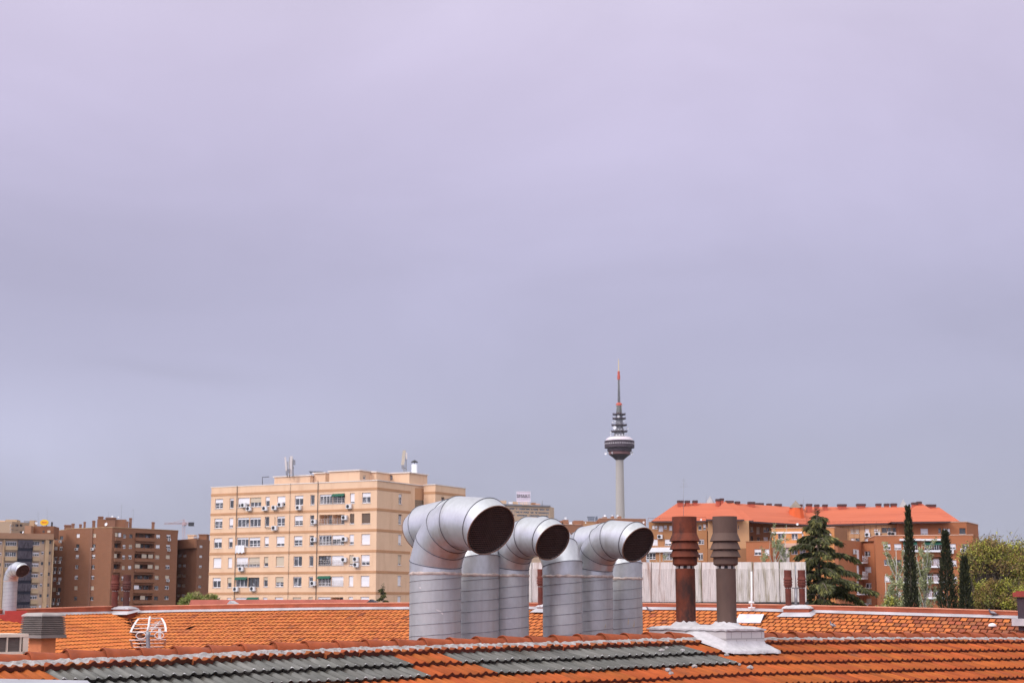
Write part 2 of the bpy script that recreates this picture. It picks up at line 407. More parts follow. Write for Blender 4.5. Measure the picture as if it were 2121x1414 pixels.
def flue(name, label, px, ys, Yd, w, m, parent_loc, n=24):
    """ys: top, skirt1 top, bottom, skirt2 top,bottom, skirt3 top,bottom, collar bottom, shaft top, shaft base"""
    c = P(px, ys[-1], Yd); k = 1 / ppm(Yd)
    z = [P(px, y, Yd).z for y in ys]
    th = thing(name, label, 'flue', (c.x, c.y, z[-1]))
    rs = w / 2 * k; rc = rs * 1.25; rk = rs * 1.56
    o = V((c.x, c.y, 0))
    mb = MB(); mb.lathe(o, [(rs, z[-1] - .12), (rs, z[8]), (rs * .9, z[8])], n)
    mb.build('shaft', m, th)
    mb = MB()
    mb.lathe(o, [(rc, z[1] - .01), (rc * 1.005, z[0]), (rc * .97, z[0]), (rc * .96, z[0] - .25 * (z[0] - z[1]))], n)
    mb.lathe(o, [(rc * .9, z[2] + .0), (rc * .9, z[1])], n)
    mb.build('cap_tube', m, th)
    for i in (1, 3, 5):
        mb = MB(); t0 = rc
        mb.lathe(o, [(t0 * .99, z[i] + .006), (t0, z[i]), (rk, z[i + 1]), (rk * .985, z[i + 1] - .004), (t0 * .93, z[i] - .012)], n)
        mb.build('skirt', m, th)
    mb = MB(); mb.lathe(o, [(rc * .9, z[2]), (rc * .9, z[6])], n, 1)
    mb.lathe(o, [(rc * 1.0, z[6] + .01), (rc * 1.0, z[7] + .02), (rs * 1.06, z[7]), (rs * .9, z[7])], n)
    mb.build('collar', [m, BLACK], th)
    mb = MB(); mb.lathe(o, [(rs * .8, z[8] - .01), (rs * .8, z[7] + .02)], n, 1)
    for q in range(8):
        a = math.tau * q / 8 + .3; d = V((math.cos(a), math.sin(a), 0)); e = V((-d.y, d.x, 0))
        mb.box(o + d * rs * .79 - e * rs * .16 + V((0, 0, z[8] - .005)), e * rs * .32, d * rs * .14, V((0, 0, z[7] - z[8] + .01)))
    mb.build('slot_ring', [CLIP, BLACK], th)
    return th
gz = BP(.34, .35, topz); rz2 = BP(1.12, .35, topz)
flue('rusty_flue', 'tall red-brown rusted flue with three flared skirts, left one on the white block', 1421,
     (1070, 1104, 1120, 1121.5, 1137, 1138.5, 1153, 1171, 1177, 1283), rz2.y, 41, RUST, None)
flue('brown_flue', 'tall dull grey-brown flue with three flared skirts, right one on the white block', 1505.5,
     (1069.5, 1104, 1120, 1121.5, 1137, 1138.5, 1153, 1171, 1177, 1281), gz.y, 41, BROWNM, None)

# crumbs of fallen mortar on the tiles round the block
random.seed(77); CR = None
for px, py in ((1382, 1396), (1388, 1403), (1412, 1355), (1437, 1388), (1499, 1381), (1552, 1390), (1380, 1349), (1369, 1355), (1530, 1384), (1503, 1364)):
    t, s = near_hit(px, py); c = S(t, s, .055); mb = MB(); r = rnd(.018, .036); ax, ay = rnd(.9, 1.7), rnd(.7, 1.1)
    rings = [[c + V((math.cos(a) * q * r * ax, math.sin(a) * q * r * ay, h * r)) * (1 + 0 * a) for a in [math.tau * k / 8 for k in range(8)]] for q, h in ((.8, -.6), (1, 0), (.7, .5), (.15, .75))]
    rings = [[p + V((noise.noise(p * 40), noise.noise(p * 40 + V((9, 0, 0))), noise.noise(p * 40 + V((0, 9, 0))))) * r * .3 for p in q] for q in rings]
    mb.loft(rings, 0, False, True, True, True)
    tag(mb.build('mortar_crumb', MORTAR), 'small pale crumb of mortar lying on the near tiles around the white block', 'debris', 'mortar crumbs on the tiles')
random.seed(12)
# ---------------------------------------------------------------- ventilation ducts
def duct(label, px, Y, w, yt, yj, sgn, d3, zbase, group='galvanised roof ducts', mul=1., last=1.55, marks=()):
    c = P(px, yt, Y); R = w / 2 / ppm(Y); zt = c.z; zj = P(px, yj, Y).z
    o = V((c.x, c.y, 0)); d = d3 * sgn; b = Z3.cross(d).normalized()
    th = thing('ventilation_duct', label, 'duct', (c.x, c.y, zbase), group)
    n = 40
    def dirv(deg): a = math.radians(deg); return (Z3 * math.cos(a) + d * math.sin(a)).normalized()
    degs = [0, 24, 48, 72, 95, 120]; lens = [None, .8 * R, .8 * R, .8 * R, last * R, .42 * R]
    joints = [o + V((0, 0, zj))]
    for i in range(1, 6): joints.append(joints[-1] + dirv(degs[i]) * lens[i])
    def ring(cn, d1, m, r):
        e2 = d1.cross(b); out = []
        for q in range(n):
            a = math.tau * q / n; p = b * (math.cos(a) * r) + e2 * (math.sin(a) * r)
            out.append(cn + p - d1 * (p.dot(m) / d1.dot(m)))
        return out
    mb = MB()
    mb.loft([ring(o + V((0, 0, zbase - .15)), Z3, Z3, R), ring(o + V((0, 0, zt)), Z3, Z3, R)])
    pipe = mb.build('pipe', GALVP, th)
    mb = MB(); pts = []; z = zbase + .05; a = 0
    while z < zt - .03:
        pts.append(o + V((math.cos(a) * (R + .0015), math.sin(a) * (R + .0015), z))); a += math.tau / 36; z += .137 / 36
    mb.tube(pts, .0048, 4)
    mb.build('spiral_seam', SPIRAL, pipe)
    mb = MB(); Re = R * 1.012; seams = MB()
    cn0, dr0 = o + V((0, 0, zt - .01)), Z3
    for i in range(6):
        d1 = dirv(degs[i]); d0m = (d1 + dirv(degs[i - 1])).normalized() if i else d1
        d1m = (d1 + dirv(degs[i + 1])).normalized() if i < 5 else d1
        ca = cn0 if i == 0 else joints[i - 1]; cb = joints[i]
        ra, rb = ring(ca, d1, d0m, Re), ring(cb, d1, d1m, Re)
        mb.loft([ra, rb])
        if i < 5: seams.tube([p + (p - cb).normalized() * .002 for p in rb], .0058, 4, 0, False, closed=True)
    elb = mb.build('elbow', GALV, th)
    seams.build('seam', SEAM, elb)
    md = dirv(120); mc = joints[5]
    mb = MB(); r1 = ring(mc, md, md, Re)
    mb.tube(r1, .008, 5, closed=True); mb.build('mouth_rim', RUSTRIM, th)
    mb = MB(); e1, e2 = b, md.cross(b); step = .027 * mul; k = int(Re / step); cg = mc - md * .012
    for i in range(-k, k + 1):
        x = i * step; h = math.sqrt(max(0, Re * Re - x * x)) * .985
        if h < .02: continue
        for p, q in ((e1, e2), (e2, e1)):
            mb.tube([cg + p * x - q * h, cg + p * x + q * h], .0030 * mul, 3, 0, False, False)
    mb.build('mesh_grille', WIRE, th)
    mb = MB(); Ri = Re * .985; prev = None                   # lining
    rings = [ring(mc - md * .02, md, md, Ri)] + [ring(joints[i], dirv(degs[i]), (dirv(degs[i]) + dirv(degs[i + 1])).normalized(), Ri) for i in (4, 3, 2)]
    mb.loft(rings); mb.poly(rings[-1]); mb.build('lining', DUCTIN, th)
    mb = MB(); lo, mi, hi = [], [], []
    for q in range(72):
        a = math.tau * q / 72; dd = V((math.cos(a), math.sin(a), 0)); sd = px * .1
        w1 = .020 + .016 * noise.noise(V((math.cos(a) * 4 + sd, math.sin(a) * 4, 1))) + .010 * noise.noise(V((math.cos(a) * 15 + sd, math.sin(a) * 15, 1)))
        w0 = .016 + .010 * noise.noise(V((math.cos(a) * 5 + sd, math.sin(a) * 5, 7))) + .006 * noise.noise(V((math.cos(a) * 19 + sd, math.sin(a) * 19, 7)))
        lo.append(o + dd * (R + .003) + V((0, 0, zt - max(.006, w0)))); mi.append(o + dd * (R + .016 + .006 * noise.noise(dd * 8)) + V((0, 0, zt)))
        hi.append(o + dd * (Re + .002) + V((0, 0, zt + max(.006, w1))))
    mb.loft([lo, mi, hi], 0, True); mb.build('sealant_band', FOAM, th)
    def patch(nm, m, pts, wob=.25):                              # a scuff or drip lying on the pipe: (pixel x, y, half width in m)
        mb = MB(); L_, R_ = [], []
        for i, (x, y, hw) in enumerate(pts):
            k = max(-.97, min(.97, (x - px) / (w / 2))); a = -math.acos(k); z = P(x, y, Y - R * math.sin(-a)).z; da = hw / R
            L_.append(o + V((math.cos(a - da) * (R + .002), math.sin(a - da) * (R + .002), z))); R_.append(o + V((math.cos(a + da) * (R + .002), math.sin(a + da) * (R + .002), z + hw * wob)))
        mb.loft([L_, [(p + q) / 2 + (p + q - o * 2).normalized() * .0 for p, q in zip(L_, R_)], R_], 0, True, False); mb.build(nm, m, pipe)
    for nm, m, pts in marks: patch(nm, m, pts)
    return th
def back_z(px, Y):
    p = P(px, 1300, Y); r = p.to_2d() - RA; return rz_(r.dot(RU)) + r.dot(RN) / CA * SA
G1, G2 = 'large duct', 'small'
DU = [('largest galvanised duct, its mesh mouth facing right', 902, 20.6, 107, 1188, 1167, 1),
      ('galvanised duct just right of the largest one, hood turned away behind it', 982, 21.5, 104, 1191, 1160, -1),
      ('third galvanised duct from the left, mesh mouth in front of a pale hood', 1056, 21.7, 79, 1192, 1173, 1),
      ('shiny-topped galvanised duct, hood bending away behind the third mouth', 1165, 22.1, 82, 1193, 1170, -1),
      ('fifth galvanised duct from the left, bearing the rightmost mesh mouth', 1231, 22.8, 76, 1194, 1176, 1),
      ('rightmost galvanised duct, hood bending left behind the fifth duct', 1293.5, 23.6, 73, 1198, 1172, -1)]
SCUFF = mat('scuff', (.52, .50, .50), .7, .1, .1, 30); DRIP = mat('sealant_drip', (.44, .38, .28), .9, 0, .2, 30)
MK = {902: [('scuff', SCUFF, [(906, 1261, .004), (911, 1264, .018), (917, 1268, .016), (920, 1272, .006)]), ('scuff', SCUFF, [(872, 1215, .012), (873, 1217, .014), (874, 1218.5, .01)])],
      1293.5: [('drip', DRIP, [(1298, 1279, .004), (1298, 1286, .008), (1297, 1293, .005)]), ('drip', DRIP, [(1310, 1283, .003), (1310, 1290, .007), (1309, 1296, .012), (1309, 1299, .006)])],
      1231: [('drip', DRIP, [(1251, 1291, .003), (1251, 1296, .007), (1250, 1301, .004)])]}
for lab, px, Y, w, yt, yj, sg in DU: duct(lab, px, Y, w, yt, yj, sg, N3, back_z(px, Y) - .1, marks=MK.get(px, ()))
# ================================================================ the second tiled house behind the ducts
A2 = math.radians(17); SA2, CA2 = math.sin(A2), math.cos(A2)
KK = P2(262, 67.2, 1270); KR = P2(2121, 52, 1283); KL = P2(0, 60.5, 1277)
ext = (KR - KK).normalized(); KR2 = KR + ext * 5
exl = (KL - KK).normalized(); KL2 = KL + exl * 4
ZT2 = [(-200, 1284), (0, 1277), (120, 1273.2), (226, 1270.5), (262, 1269.6), (358, 1267), (465, 1265.6), (646, 1262.6), (749, 1261.7), (850, 1261.3), (1100, 1261),
       (1338, 1262), (1465, 1263.2), (1556, 1265), (1597, 1266), (1740, 1270), (1898, 1274.7), (2107, 1280.7), (2500, 1293)]
def ztop(p):
    px = 1060.5 + F * p.x / (p.y * CT)
    return P(px, table(ZT2, px), p.y).z
class Slope:
    def __init__(s, O, d, n): s.O, s.d, s.n = O, d, n
    def at(s, t, q, h=0.):
        g = s.O + s.d * t; p = g + s.n * (q * CA2 + h * SA2)
        return V((p.x, p.y, ztop(g) - q * SA2 + h * CA2))
    def hit(s, px, py):
        dr = ray(px, py); lo, hi = 20., 110.
        for _ in range(50):
            Y = (lo + hi) / 2; q = V((0, 0, EZ)) + dr * (Y / dr.y); r = q.to_2d() - s.O; t, e = r.dot(s.d), r.dot(s.n) / CA2
            if q.z > ztop(s.O + s.d * t) - e * SA2: lo = Y
            else: hi = Y
        return t, e
dR = ext; nR = V((dR.y, -dR.x));  dL = (KK - KL).normalized(); nL = V((dL.y, -dL.x))
SR, SL = Slope(KK, dR, nR), Slope(KL2, dL, nL)
LR, LL = (KR2 - KK).length, (KK - KL2).length
house2 = thing('tiled_house', 'long house with flat orange tiles and a red parapet, seen behind the ducts', 'house', (*(KK + dR * 20 - nR * 6), 0))
TX = [(0, .0), (.10, .008), (.50, .006), (.78, .008), (.86, .004)]
def flat_tile(mb, sl, t, q0, q1, w):
    M_ = 1 if random.random() < max(.02, min(.75, (proj(sl.at(t, q1))[0] - 1760) / 330)) else 0
    j = rnd(-.014, .014) + (rnd(.02, .05) if random.random() < .02 else 0); lf = .026 + rnd(-.006, .012); tw = rnd(-.010, .010); sh = rnd(-.006, .006)
    top = [mb.vert(sl.at(t + x * w * .985, q0, h)) for x, h in TX]
    bot = [mb.vert(sl.at(t + x * w * .985 + sh, q1 + j, h + lf + tw * (x - .5))) for x, h in TX]
    und = [mb.vert(sl.at(t + x * w * .985 + sh, q1 + j - .003, -.01)) for x, h in TX]
    for i in range(len(TX) - 1):
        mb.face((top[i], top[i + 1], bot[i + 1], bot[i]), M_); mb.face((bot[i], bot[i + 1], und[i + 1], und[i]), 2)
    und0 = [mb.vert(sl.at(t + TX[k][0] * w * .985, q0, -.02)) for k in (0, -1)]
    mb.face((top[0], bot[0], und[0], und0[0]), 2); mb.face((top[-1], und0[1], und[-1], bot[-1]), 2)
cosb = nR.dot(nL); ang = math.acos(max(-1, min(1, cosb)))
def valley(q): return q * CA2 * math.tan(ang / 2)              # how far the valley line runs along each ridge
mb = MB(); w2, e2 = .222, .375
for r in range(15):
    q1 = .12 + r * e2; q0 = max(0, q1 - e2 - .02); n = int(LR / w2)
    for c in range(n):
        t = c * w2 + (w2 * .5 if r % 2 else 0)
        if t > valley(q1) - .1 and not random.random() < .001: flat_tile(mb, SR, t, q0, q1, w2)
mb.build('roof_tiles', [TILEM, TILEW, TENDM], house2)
mb = MB()
for r in range(17):
    q1 = .12 + r * e2; q0 = max(0, q1 - e2 - .02)
    for c in range(int(LL / w2)):
        t = c * w2
        if t + w2 < LL - valley(q1) + .1:
            j = rnd(-.012, .012); lf = .03 + rnd(-.006, .008)
            xs = [(0, .012), (.2, .034), (.4, .016), (.6, .0), (.8, .004), (1, .012)]
            top = [mb.vert(SL.at(t + x * w2, q0, h)) for x, h in xs]; bot = [mb.vert(SL.at(t + x * w2, q1 + j, h + lf)) for x, h in xs]
            und = [mb.vert(SL.at(t + x * w2, q1 + j - .003, h - .03)) for x, h in xs]
            for i in range(5): mb.face((top[i], top[i + 1], bot[i + 1], bot[i])); mb.face((bot[i], bot[i + 1], und[i + 1], und[i]), 1)
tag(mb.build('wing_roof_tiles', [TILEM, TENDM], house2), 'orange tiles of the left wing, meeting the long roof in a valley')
mb = MB()                                                      # valley gutter and underlay
QE = 5.8
va = [V((*(KK + dR * valley(q) + nR * (q * CA2)), ztop(KK) - q * SA2 + .01)) for q in (0, 1.5, 3, QE)]
mb.tube(va, .035, 6)
mb.build('valley_gutter', TENDM, house2)
mb = MB(); MBU = MB(); UNDER = mat('roof_underlay', (.10, .035, .02), .9)
e = [SR.at(valley(QE), QE, -.03), SR.at(LR, QE, -.03), SR.at(LR, 0, -.03), SR.at(0, 0, -.03)]; MBU.poly(e)
g = [SL.at(0, QE, -.03), SL.at(LL - valley(QE), QE, -.03), SL.at(LL, 0, -.03), SL.at(0, 0, -.03)]; MBU.poly(g); MBU.build('underlay', UNDER, house2)
mb.poly([e[0], e[1], down(e[1]), down(e[0])]); mb.poly([g[0], g[1], down(g[1]), down(g[0])])
bR, bK, bL = KR2 - nR * 7, KK - (nR + nL).normalized() * 7.5, KL2 - nL * 7
def up(p, z=EZ - .45): return V((p.x, p.y, z))
mb.poly([e[1], e[2], up(bR), up(bR, 0), down(e[1])]); mb.poly([g[0], g[3], up(bL), up(bL, 0), down(g[0])])
mb.poly([up(bR), up(bK), up(bK, 0), up(bR, 0)]); mb.poly([up(bK), up(bL), up(bL, 0), up(bK, 0)])
mb.poly([up(KR2), up(bR), up(bK), up(KK)]); mb.poly([up(KK), up(bK), up(bL), up(KL2)])
mb.build('wall', PLAST, house2)
# parapet along the ridge, with a paler edge, and the grey flashing at its foot
PT = [(-200, 1267.5), (0, 1261.5), (226, 1254), (350, 1252.6), (500, 1249.8), (650, 1247.7), (846, 1246.6), (1100, 1246.8), (1330, 1247.6), (1465, 1248.6), (1622, 1250.6), (1700, 1252.6), (1898, 1257),
      (2115, 1264.2), (2500, 1278)]
def ptop(p):
    px = 1060.5 + F * p.x / (p.y * CT); return P(px, table(PT, px), p.y).z
par, cap, fl = MB(), MB(), MB()
for (O, d, n, L0, L1) in ((KK, dR, nR, 0, LR), (KL2, dL, nL, 0, LL)):
    k = 60; rp, rc, rf = [], [], []
    for i in range(k + 1):
        g = O + d * lerp(L0, L1, i / k); zt = ztop(g); zp = ptop(g); w = .012 * noise.noise(V((i * .7, 2, 0)))
        def q(off, z): p = g - n * off; return V((p.x, p.y, z))
        rp.append([q(.10, zt - .05), q(.10 + w, zp - .035), q(.33, zp - .035), q(.33, zt - .6)])
        rc.append([q(.085, zp - .035), q(.085, zp), q(.35, zp), q(.35, zp - .035)])
        rf.append([q(.098, zt + .10 + .01 * noise.noise(V((i, 3, 3)))), q(.06, zt + .075), q(-.06, zt + .035), q(-.085 + w, zt + .012)])
    par.loft(rp, 0, False, False); cap.loft(rc, 0, False, True, True, True); fl.loft(rf, 0, False, False)
par.build('parapet', REDP, house2); cap.build('parapet_edge', REDCAP, house2); fl.build('flashing', FLASH, house2)

# ---- things standing on that roof
RUSTF = mat('rust_red_flue', (.135, .038, .028), .78, .2, .25, 6, .002, 30, (1, 1, .6), col2=(.09, .035, .03), thr=(.5, .7), s2=4)
RUSTD = mat('dark_rust_flue', (.09, .035, .03), .78, .2, .25, 6, .002, 30, (1, 1, .6), col2=(.06, .03, .028), thr=(.5, .7), s2=4)
def rY(px): return along(KK, dR, px).y
def hY(px, py): return SR.at(*SR.hit(px, py)).y
def small_base(label, px0, px1, pt, pb, Y, dep, top='white'):
    a, b = P(px0, pb, Y), P(px1, pb, Y); zt = P(px0, pt, Y).z; w = (b - a).length
    x = V((dR.x, dR.y, 0)); y = V((-nR.x, -nR.y, 0)); c = (a + b) / 2
    th = thing('chimney_base', label, 'chimney base', (c.x, c.y, a.z))
    mb = MB(); mb.box(c - x * w / 2 - V((0, 0, .3)), x * w, y * dep, V((0, 0, zt - a.z + .3)))
    mb.build('brick_block', REDP, th)
    mb = MB(); rows = []
    for i in range(13):
        row = []
        for j in range(9):
            e = min(i, 12 - i, j, 8 - j); p = c - x * (w / 2 + .04) + x * (w + .08) * i / 12 + y * (-.04 + (dep + .08) * j / 8)
            row.append(V((p.x, p.y, zt - .02 + .12 * (1 - math.exp(-e / 1.6)) + .02 * noise.noise(p * 9))))
        rows.append(row)
    mb.loft(rows, 0, True, False); mb.box(V((c.x, c.y, zt - .05)) - x * (w / 2 + .04) - y * .04, x * (w + .08), y * (dep + .08), V((0, 0, .035)))
    mb.build('mortar_cap', WHITEW if top == 'white' else FLASH, th)
    mb = MB()
    mb.loft([[c - x * (w / 2 + .02) - y * .02 + V((0, 0, .12)), c + x * (w / 2 + .02) - y * .02 + V((0, 0, .12)), c + x * (w / 2 + .02) + y * dep + V((0, 0, .2))],
             [c - x * (w / 2 + .16) - y * .3 - V((0, 0, .02)), c + x * (w / 2 + .16) - y * .3 - V((0, 0, .02)), c + x * (w / 2 + .18) + y * dep + V((0, 0, .13))]], 0, False, False)
    mb.build('lead_flashing', FLASH, th)
    return th
small_base('squat red brick chimney base with white mortar top, right of the concrete wall end', 1622, 1676, 1257, 1275, hY(1649, 1275), .55)
small_base('brick chimney base edged in grey lead at the valley between the two far roof slopes', 225, 270, 1259, 1271, 66.3, .6, 'grey')
small_base('red brick chimney base with white mortar, glimpsed between two ducts', 1110, 1162, 1254, 1266, hY(1136, 1267), .5)
def sf(label, px, y0, y1, Y, w, m):
    h = y1 - y0; ys = [y0 + h * f for f in (0, .19, .265, .275, .34, .35, .41, .475, .5, 1)]
    return flue('rusty_flue', label, px, ys, Y, w, m, None, 16)
sf('small rust-red flue left of a slim mast, on the brick base by the cedar', 1633.5, 1180, 1256, hY(1649, 1275) + .3, 12.5, RUSTF)
sf('small rust-red flue right of a slim mast, on the brick base by the cedar', 1662, 1180, 1256, hY(1649, 1275) + .3, 12.5, RUSTF)
sf('small red-brown flue on the far valley, left of its darker twin', 237, 1190, 1258, 66.6, 13, RUSTF)
sf('small dark brown flue on the far valley, right of its redder twin', 261, 1190, 1258, 66.6, 13, RUSTD)
sf('small rust flue glimpsed between the third and fourth duct', 1119.5, 1178, 1252, hY(1136, 1267) + .25, 10, RUSTF)
Ym = hY(1649, 1275) + .3; mb = MB(); c = P(1648.5, 1255, Ym); mb.tube([c - Z3 * .1, P(1648.5, 1218, Ym)], .05, 10); mb.tube([P(1648.5, 1218, Ym), P(1647.5, 1170, Ym)], .022, 8)
mb.tube([P(1640, 1217, Ym), P(1657, 1217, Ym)], .018, 6)
tag(mb.build('mast', GREYM), 'slim grey mast between the two small flues by the cedar', 'mast')
# white vent pipe with a cross foot in front of the concrete wall
Yv = rY(1556.5) - .16; mb = MB(); mb.tube([P(1556.5, 1262, Yv), P(1556.5, 1246, Yv), P(1556.5, 1183, Yv)], .03, 10); mb.tube([P(1550, 1258, Yv), P(1564, 1258, Yv)], .03, 6); mb.tube([P(1551, 1247, Yv), P(1562, 1247, Yv)], .04, 6)
tag(mb.build('vent_pipe', WHITE), 'thin white vent pipe with a cross foot in front of the concrete wall', 'pipe')
# pale sheet hood (roof hatch) right of the brown flue
t, q = SR.hit(1530, 1291); x = V((dR.x, dR.y, 0)); y = V((-nR.x, -nR.y, 0)); o = SR.at(t, q, .03)
hatch = thing('roof_hatch', 'whitish sheet-metal hood with an open dark end, on the tiles right of the brown flue', 'roof hatch', o)
wH = 47 / ppm(o.y) * 1.0; dz = .30; mb = MB(); a, b, c2, d2 = o - x * .12, o + x * wH, o + x * (wH * .97) + y * .5 + V((0, 0, .27)), o - x * .12 + y * .5 + V((0, 0, .27))
mb.poly([a, b, c2, d2]); mb.poly([p + V((0, 0, .02)) for p in (a, b, c2, d2)]); mb.poly([a, b, b + Z3 * .02, a + Z3 * .02]); mb.poly([b, c2, c2 + Z3 * .02, b + Z3 * .02])
mb.poly([d2, c2, c2 + y * .5 - Z3 * .1, d2 + y * .5 - Z3 * .1])
mb.build('sheet_hood', mat('pale_sheet', (.56, .54, .58), .6, .1, .15, 4, col2=(.30, .24, .22), thr=(.62, .75), s2=6), hatch)
mb = MB(); mb.poly([b - Z3 * .02 - x * .02, c2 - x * .02 - Z3 * .02, b + y * .9 + Z3 * .22 - x * .02]); mb.build('dark_opening', BLACK, hatch)
# concrete panel wall behind the parapet
CONC = mat('stained_concrete', (.63, .58, .54), .92, 0, .16, 3, .01, 30, (6, 6, .5), col2=(.27, .22, .13), thr=(.50, .70), s2=1.6, st2=(3.2, 3.2, .35))
CONC2 = mat('stained_concrete_pink', (.65, .575, .545), .92, 0, .16, 3, .01, 30, (6, 6, .5), col2=(.33, .18, .13), thr=(.52, .72), s2=1.7, st2=(3.2, 3.2, .3))
wa, wb = P2(1054, 79), P2(1671, 73); wd = (wb - wa).normalized(); wl = (wb - wa).length; wn = V((-wd.y, wd.x))
cw = thing('concrete_wall', 'long stained precast concrete wall of tall ribbed panels behind the red parapet', 'wall', (*((wa + wb) / 2), 0))
npan = 12; pw = wl / npan
for i in range(npan):
    o2 = wa + wd * (pw * i); zt = lerp(P(1054, 1164.5, 79).z, P(1671, 1163.5, 73).z, i / npan); mb = MB()
    zb = EZ + .13; nr = 14
    o3 = V((o2.x, o2.y, 0)); d3 = V((wd.x, wd.y, 0)); n3 = V((wn.x, wn.y, 0))
    mb.box(o3 + d3 * .03 + Z3 * zb, d3 * (pw - .06), n3 * .14, Z3 * (zt - zb))
    for r in range(nr):
        mb.box(o3 + d3 * (.03 + (pw - .06) * r / nr) - n3 * .022 + Z3 * (zb + .05), d3 * ((pw - .06) / nr * .5), n3 * .0215, Z3 * (zt - zb - .35))
    mb.build('panel', random.choice([CONC, CONC, CONC2]), cw)
mb = MB(); o3 = V((wa.x, wa.y, 0)) + V((wn.x, wn.y, 0)) * .05; mb.box(o3, V((wd.x, wd.y, 0)) * wl, V((wn.x, wn.y, 0)) * .3, Z3 * (EZ + .16)); mb.build('plinth', GAPSH, cw)  # dark recessed strip stands in for the shadow gap below the panels

# left wing: duct on its red plinth
YP = SL.at(*SL.hit(30, 1291)).y; pl = P(24, 1290, YP)
mb = MB(); mb.cbox(V((pl.x - .25, pl.y + .5, P(24, 1292, YP).z - .4)), 1.15, 1.0, P(24, 1272, YP).z - P(24, 1292, YP).z + .4, .45)
mb.cbox(V((pl.x - .1, pl.y + .7, P(24, 1272, YP).z - .02)), .75, .7, P(24, 1263, YP).z - P(24, 1272, YP).z, .45)
tag(mb.build('duct_plinth', mat('red_paint', (.42, .055, .042), .6, 0, .15, 2, col2=(.26, .05, .04), thr=(.6, .8))), 'red painted plinth under the lone bent duct at the left edge', 'plinth')
duct('lone bent galvanised duct at the left edge on a red plinth', 22, YP + .8, 28.5, 1203, 1200, 1, V((.72, -.69, 0)), P(24, 1264, YP + .8).z, None, 2.2, 1.25)

# louvred cowl on its plaster column, and the white framed cooler beside it
Yc = 24.0; cc = P(85, 1318, Yc); ph = math.radians(33)
lx, rx = V((-math.cos(ph), math.sin(ph), 0)), V((math.sin(ph), math.cos(ph), 0)); a_ = .47
cowl = thing('roof_ventilator', 'square grey-brown louvred cowl on an orange plaster column at the left', 'ventilator', cc)
COWL = mat('cowl_metal', (.20, .165, .15), .6, .3, .15, 5); COWLT = mat('cowl_top', (.36, .32, .30), .6, .3, .15, 5)
zt_, zb_ = P(85, 1275, Yc).z, P(85, 1321, Yc).z
def sq(z, g): ce = cc.to_3d() + (lx + rx) * a_ / 2; return [V((p.x, p.y, z)) for p in (ce - (lx + rx) * (a_ / 2 + g), ce + (rx - lx) * (a_ / 2 + g), ce + (lx + rx) * (a_ / 2 + g), ce + (lx - rx) * (a_ / 2 + g))]
mb = MB(); nl = 10
for i in range(nl):
    za = lerp(zb_ + .045, zt_, i / nl); zc = za + (zt_ - zb_) / nl * .62; g = lerp(0, -.02, i / nl)
    mb.loft([sq(za, g - .03), sq(za - .008, g + .004), sq(za + .004, g + .006), sq(zc, g - .028)], 0, False)
mb.loft([sq(zb_ - .0, .012), sq(zb_ + .04, .006)], 0, False, True, True)
mb.build('louvre', COWL, cowl)
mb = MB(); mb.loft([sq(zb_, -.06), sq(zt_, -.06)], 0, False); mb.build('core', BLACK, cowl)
mb = MB(); mb.loft([sq(zt_ - .005, -.005), sq(zt_ + .015, -.012), sq(zt_ + .045, -.06), sq(zt_ + .05, -.2)], 0, False, True, False, True); mb.build('lid', COWLT, cowl)
mb = MB(); mb.loft([sq(zb_ - 1.0, -.10), sq(zb_ + .02, -.10)], 0, False)
mb.build('column', mat('orange_plaster', (.60, .20, .085), .85, 0, .15, 4, col2=(.34, .10, .05), thr=(.55, .75), s2=3), cowl)
Yb = 19.5; o = P(-60, 1356, Yb); e = P(57, 1356, Yb + .5); x = (e - o); x.z = 0; L_ = x.length; x.normalize(); n = V((-x.y, x.x, 0)); h_ = P(57, 1314, Yb).z - o.z
cool = thing('air_cooler', 'white framed rooftop cooler box with dark grille panels at the lower left edge', 'air cooler', o)
IV = mat('ivory_frame', (.66, .58, .48), .6, 0, .1, 5)
mb = MB(); mb.box(o + n * .03, x * L_, n * .5, Z3 * (h_ - .02)); mb.build('grille_panel', mat('cooler_grille', (.12, .105, .095), .7, .1, .2, 30, .004, 120, (.2, .2, 3)), cool)
mb = MB(); mb.box(o - n * .005 + Z3 * (h_ - .035), x * L_, n * .54, Z3 * .04); mb.box(o + x * (L_ - .065), x * .07, n * .53, Z3 * (h_ - .036)); mb.box(o, x * L_, n * .028, Z3 * .03); mb.build('frame', IV, cool)
for f in (.35, .62, .86):
    mb = MB(); mb.box(o + x * (L_ * f) - n * .002, x * .012, n * .031, Z3 * (h_ - .037)); mb.build('bar', IV, cool)

